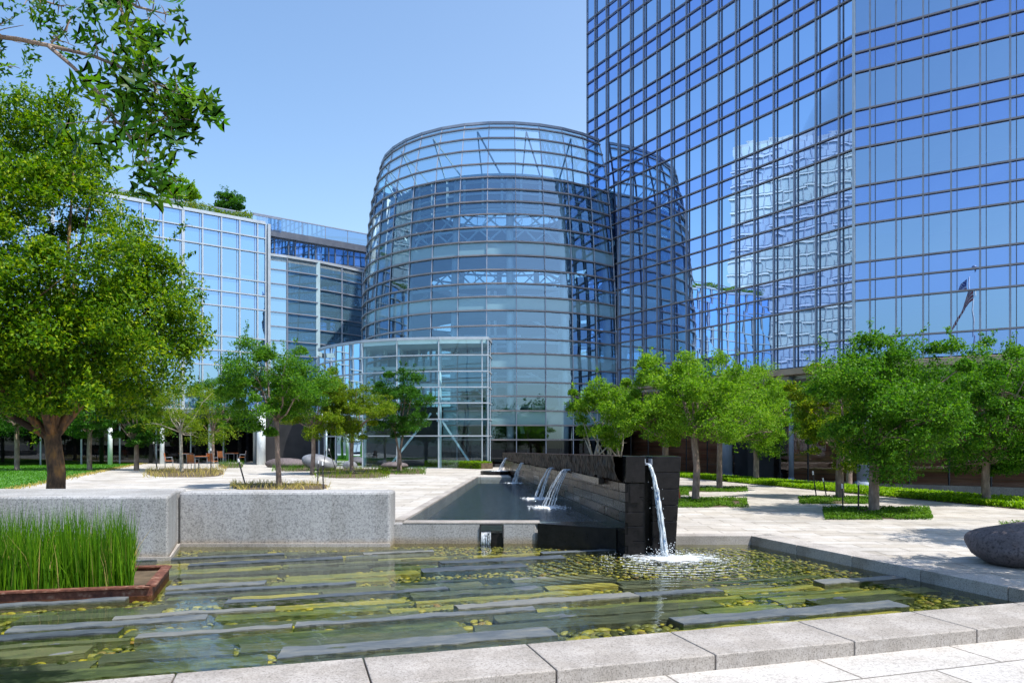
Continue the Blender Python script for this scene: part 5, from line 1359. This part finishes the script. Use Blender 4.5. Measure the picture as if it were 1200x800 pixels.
flag = empty('flag_pole', (-7.2, -14.7, 0), 'tall flagpole with hanging stars and stripes flag, seen mirrored in the tower', 'flagpole')
fx, fy = -7.2, -14.7
MB().tube([(fx, fy, -.5), (fx, fy, 20)], [.14, .07], 12).build('pole', 'steel', flag, smooth=True)
b = MB(); b.tube([(fx, fy, 20.0), (fx, fy, 20.1), (fx, fy, 20.25), (fx, fy, 20.4), (fx, fy, 20.48)], [.05, .2, .26, .2, .03], 12); b.build('finial', 'steel', flag, smooth=True)
M['flag_red'] = principled('flag_red', [(.3, (.22, .012, .02)), (.7, (.28, .02, .03))], 3, .8, bs=0)
M['flag_white'] = principled('flag_white', [(.3, (.5, .5, .52)), (.7, (.6, .6, .62))], 3, .8, bs=0)
M['flag_blue'] = principled('flag_blue', [(.3, (.02, .03, .14)), (.7, (.03, .04, .2))], 3, .8, bs=0)
b = MB(); NXf, NZf = 26, 26
# limp cloth: hoist on the pole, fly end sagging; u along the fly, v down the hoist
def fl(u, v):
    drop = u**1.15*3.6; out_ = .12+1.35*(u**.7)*(.35+.65*v); fold = math.sin(u*15+v*2)*.16*u
    return (fx+fold*.6-out_*.75*.3, fy+fold-.3*u, 19.3-v*3.0-drop) if False else (fx-out_*1.35-fold*.2, fy+out_*.8+fold, 19.5-v*2.7-drop)
for i in range(NXf):
    for j in range(NZf):
        u0, u1, v0, v1 = i/NXf, (i+1)/NXf, j/NZf, (j+1)/NZf
        mt = 'flag_blue' if (i < NXf*.4 and j < 14) else ('flag_red' if (j//2) % 2 == 0 else 'flag_white')
        b.quad(fl(u0, v1), fl(u1, v1), fl(u1, v0), fl(u0, v0), mt)
for r_ in range(9):
    for s_ in range(6 if r_ % 2 == 0 else 5):
        u = (.035+s_*.062+(.031 if r_ % 2 else 0)); v = .04+r_*.054
        p = Vector(fl(u, v)); 
        for sg in (-1, 1):
            q = [p+Vector((math.cos(a)*rr_*.86, sg*.02-math.cos(a)*rr_*.5, math.sin(a)*rr_)) for a, rr_ in [(PI/2+k*PI/5, .07 if k % 2 == 0 else .03) for k in range(10)]]
            b.add(q, [list(range(10))], 'flag_white')
b.build('flag', None, flag, smooth=False)
# trees of the street behind the viewer (mirrored in the low glass)
SL = ['broad street tree mirrored in the pavilion glass, straight behind the viewer', 'second street tree behind the viewer, mirrored in the rotunda', 'third street tree behind the viewer, to the left', 'street tree behind the viewer, farthest to the left', 'street tree behind the viewer, to the right', 'street tree behind the viewer, farthest to the right', 'street tree behind the viewer beside the flagpole']
for i, (x, y) in enumerate(((2, -24), (10, -27), (-26, -20), (-38, -22), (20, -23), (31, -26), (-15, -27))):
    make_tree('street_tree', SL[i], 'tree', (x, y, -.5), 2.4, (x, y, 5.2), (5.6, 4.5, 3.6), 70, 4200, .38, 'dark', 'bark', .28, 'street trees behind the viewer', clump_r=1.5)

# ------------------------------------------------------------------ furniture
def make_chair():
    root = empty('cafe_chair', (0, 0, 0), 'chair', 'chair')
    b = MB()
    for k in range(5): b.box((0, -.18+k*.09, .45), (.44, .075, .025))
    b.build('seat', 'wood', root)
    b = MB()
    for k in range(5): b.box((-.17+k*.085, .23+.0, .70), (.07, .022, .42), tilt=Vector((0, 0, 1)).rotation_difference(Vector((0, .15, 1))))
    b.build('backrest', 'wood', root)
    for sx in (-1, 1):
        for sy in (-1, 1):
            top = (sx*.2, sy*.2, .44); MB().tube([(sx*.21, sy*.22, 0), top], .014, 7).build('leg', 'steel', root)
        b = MB(); b.tube([(sx*.215, .2, .44), (sx*.215, .27, .92)], .014, 7); b.tube([(sx*.22, .23, .64), (sx*.23, -.15, .66), (sx*.21, -.2, .44)], .013, 7); b.build('frame', 'steel', root)
    return root
def copy_tree(o, parent=None):
    c_ = o.copy(); COL.objects.link(c_); c_.parent = parent
    for ch in [x for x in bpy.data.objects if x.parent == o]: copy_tree(ch, c_)
    return c_
def make_table():
    root = empty('cafe_table', (0, 0, 0), 'table', 'table')
    b = MB()
    for k in range(8): b.box((-.35+k*.1, 0, .735), (.09, .8, .03))
    b.build('tabletop', 'wood', root)
    for sx in (-1, 1):
        for sy in (-1, 1): MB().tube([(sx*.33, sy*.33, 0), (sx*.33, sy*.33, .72)], .018, 8).build('leg', 'steel', root)
    MB().box((0, 0, .69), (.7, .7, .05)).build('apron', 'steel', root)
    return root
def place(o, x, y, rz, label, group, Y=None):
    p = P(x, y, LZ) if Y is None else Vector((PX(x, Y), Y, LZ)); o.location = (p.x, p.y, LZ+.001); o.rotation_euler = (0, 0, rz); o['label'] = label; o['group'] = group; return o
ch0 = make_chair(); tb0 = make_table()
CH = [(124, 539.5, 2.2, 'orange slatted chair at the left end of the cafe group beyond the lawn'), (138, 540, 3.1, 'orange slatted chair with its back to the viewer, left table beyond the lawn'),
 (156, 539.5, -1.2, 'orange slatted chair turned sideways right of the table beyond the lawn'), (172, 538.5, -1.4, 'thin dark looking chair standing alone right of the table beyond the lawn'),
 (198, 548.5, 1.9, 'orange chair seen from the side just left of the pale bare tree'), (226, 552, 3.05, 'orange chair with full back to the viewer right of the pale bare trunk'),
 (249, 549, 2.9, 'orange chair behind the straw grass, right side of the nearest table'), (207, 542, .2, 'orange chair behind the pale bare trunk, farther row'),
 (260, 543, 3.0, 'orange chair at the far right cafe table, back to the viewer'), (284, 542.5, -1.35, 'grey-looking chair at the right end of the cafe tables'), (243, 541, .1, 'orange chair half hidden behind the nearest cafe table')]
for i, (x, y, rz_, lab) in enumerate(CH): place(ch0 if i == 0 else copy_tree(ch0), x, y, rz_, lab, 'orange cafe chairs')
TBs = [(146, 539.5, .1, 'orange cafe table beyond the lawn, left group'), (238, 549, .1, 'nearest orange cafe table beside the pale bare tree'), (271, 542, .0, 'orange cafe table at the right end of the group'), (218, 542.5, .1, 'orange cafe table behind the pale bare trunk'), (164, 538, .0, 'cafe table standing behind the lone thin chair')]
for i, (x, y, rz_, lab) in enumerate(TBs): place(tb0 if i == 0 else copy_tree(tb0), x, y, rz_, lab, 'orange cafe tables')
# bin
p = P(190, 541, LZ); bn = empty('litter_bin', tuple(p), 'round steel litter bin with dark lid beside the cafe tables', 'bin')
MB().tube([p, p+Vector((0, 0, .85))], .27, 20).build('drum', 'steel', bn, smooth=True)
MB().tube([p+Vector((0, 0, .86)), p+Vector((0, 0, .93)), p+Vector((0, 0, 1.02))], [.31, .31, .08], 20).build('lid', 'blackmetal', bn)
# folded parasols
for x, y, lab in ((28, 543, 'folded white parasol in the shade at the far left'), (97, 541, 'folded white parasol standing just right of the thick trunk')):
    p = P(x, y, LZ); r0 = empty('parasol', tuple(p), lab, 'parasol', 'folded parasols on the terrace')
    MB().tube([p, p+Vector((0, 0, 2.5))], .025, 8).build('pole', 'steel', r0)
    MB().tube([p+Vector((0, 0, 1.15)), p+Vector((.02, 0, 1.3)), p+Vector((.08, 0, 2.0)), p+Vector((.12, 0, 2.5))], [.2, .19, .12, .03], 10, jit=.12).build('canopy', 'canvas', r0)
    MB().tube([p, p+Vector((0, 0, .08))], .3, 16).build('base', 'blackmetal', r0)
# slim garden lights (stakes)
ST = [(287, 566, 280, 541, .03, LZ, 'leaning dark path light with pale top, left of the dark leaning tree'), (184, 549, 180, 520, .035, LZ, 'dark path light leaning left of the straw grass bed by the cafe'),
 (379, 573, 378, 545, .022, LZ, 'dark path light standing at the right end of the straw bed behind the granite wall'), (372, 567, 373, 543, .022, LZ, 'thinner dark path light just left of the one at the end of the straw bed'),
 (247, 556, 247, 528, .022, LZ, 'dark upright path light in the straw bed by the orange chairs'), (378, 552, 382, 528, .02, LZ, 'path light leaning right, in front of the oval sculpture'), (394, 552, 386, 528, .02, LZ, 'path light leaning left, in front of the oval sculpture'),
 (957, 584, 953, 556, .02, 0, 'leaning black path light left of the tree with orange tinge'), (969, 584, 965, 564, .02, 0, 'black path light with white top closest to the tree with orange tinge'),
 (1006, 599, 1006, 568, .022, 0, 'upright black path light with white top beside the pale trunk'), (988, 600, 987, 572, .018, 0, 'short path light at the left end of the nearest ground cover bed')]
for x, y, x2, y2, r_, z_, lab in ST:
    p = P(x, y, z_); q_ = Vector((PX(x2, p.y), p.y, ZY(y2, p.y))); rt = empty('path_light', tuple(p), lab, 'path light', 'slim path lights in the beds')
    MB().tube([p, q_], r_, 8).build('post', 'blackmetal', rt); d = (q_-p).normalized(); MB().tube([q_-d*.0, q_+d*.12], r_*1.25, 8).build('lamp_head', 'canvas', rt)
p = P(797, 587, 0); q_ = Vector((PX(794, p.y), p.y, ZY(561, p.y))); o = MB().tube([p, q_], .022, 8).build('red_stake', 'red_paint', origin=tuple(p)); tag(o, 'thin red stake leaning beside the end of the dark wall', 'stake')
# boulders and sculptures
def boulder(name, label, cat, c_, rad, mat, amp=.12, seed=0, tilt=0, group=None, sub=4):
    V_, F_ = ico(sub); out = []
    for v in V_:
        v = Vector(v); n_ = 1+noise.noise(v*1.1+Vector((seed, 0, 0)))*amp+noise.noise(v*3+Vector((0, seed, 0)))*amp*.25
        q = Vector((v.x*rad[0]*n_, v.y*rad[1]*n_, v.z*rad[2]*n_)); q.rotate(Vector((1, 0, 0)).rotation_difference(Vector((math.cos(tilt), 0, math.sin(tilt))))); out.append((q.x+c_[0], q.y+c_[1], q.z+c_[2]))
    o = npmesh(name, np.array(out), F_, mat, smooth=True, origin=c_); tag(o, label, cat, group); return o
pb3 = P(1200, 668, 0)
boulder('boulder', 'large dark speckled boulder lying on the plaza at the right edge, beside the pool kerb', 'boulder', (PX(1216, 10.6), 10.7, .28), (.88, .68, .345), 'boulder', .13, 3)
ps = P(372, 551, LZ); boulder('oval_sculpture', 'polished grey oval stone sculpture behind the small trees', 'sculpture', (PX(374, ps.y), ps.y, LZ+.42), (.98, .6, .46), 'sculpture', .05, 1, -.22)
boulder('small_stone', 'small pointed grey stone seat right of the oval sculpture', 'stone seat', (PX(410, 43), 43, LZ+.18), (.42, .35, .26), 'sculpture', .1, 5)
boulder('low_stone', 'low flat grey stone seat at the foot of the twin-stemmed tree', 'stone seat', (PX(462, 42), 42, LZ+.2), (.8, .45, .22), 'boulder', .1, 8)
boulder('low_stone', 'dark low stone behind the dark leaning tree, near the white column', 'stone seat', (PX(335, 45), 45, LZ+.2), (1.3, .6, .38), 'boulder', .1, 12)
# dark hedge under far-left building
hedge('dark green hedge in front of the shaded ground floor at the far left', P(-60, 539, LZ), P(116, 538.5, LZ), 1.0, .8, 9000, 'dark', .16)
hedge('bright clipped shrub beside the cafe tables', P(131, 537.5, LZ), P(150, 537.5, LZ), .6, 1.0, 1600, 'bright', .13)
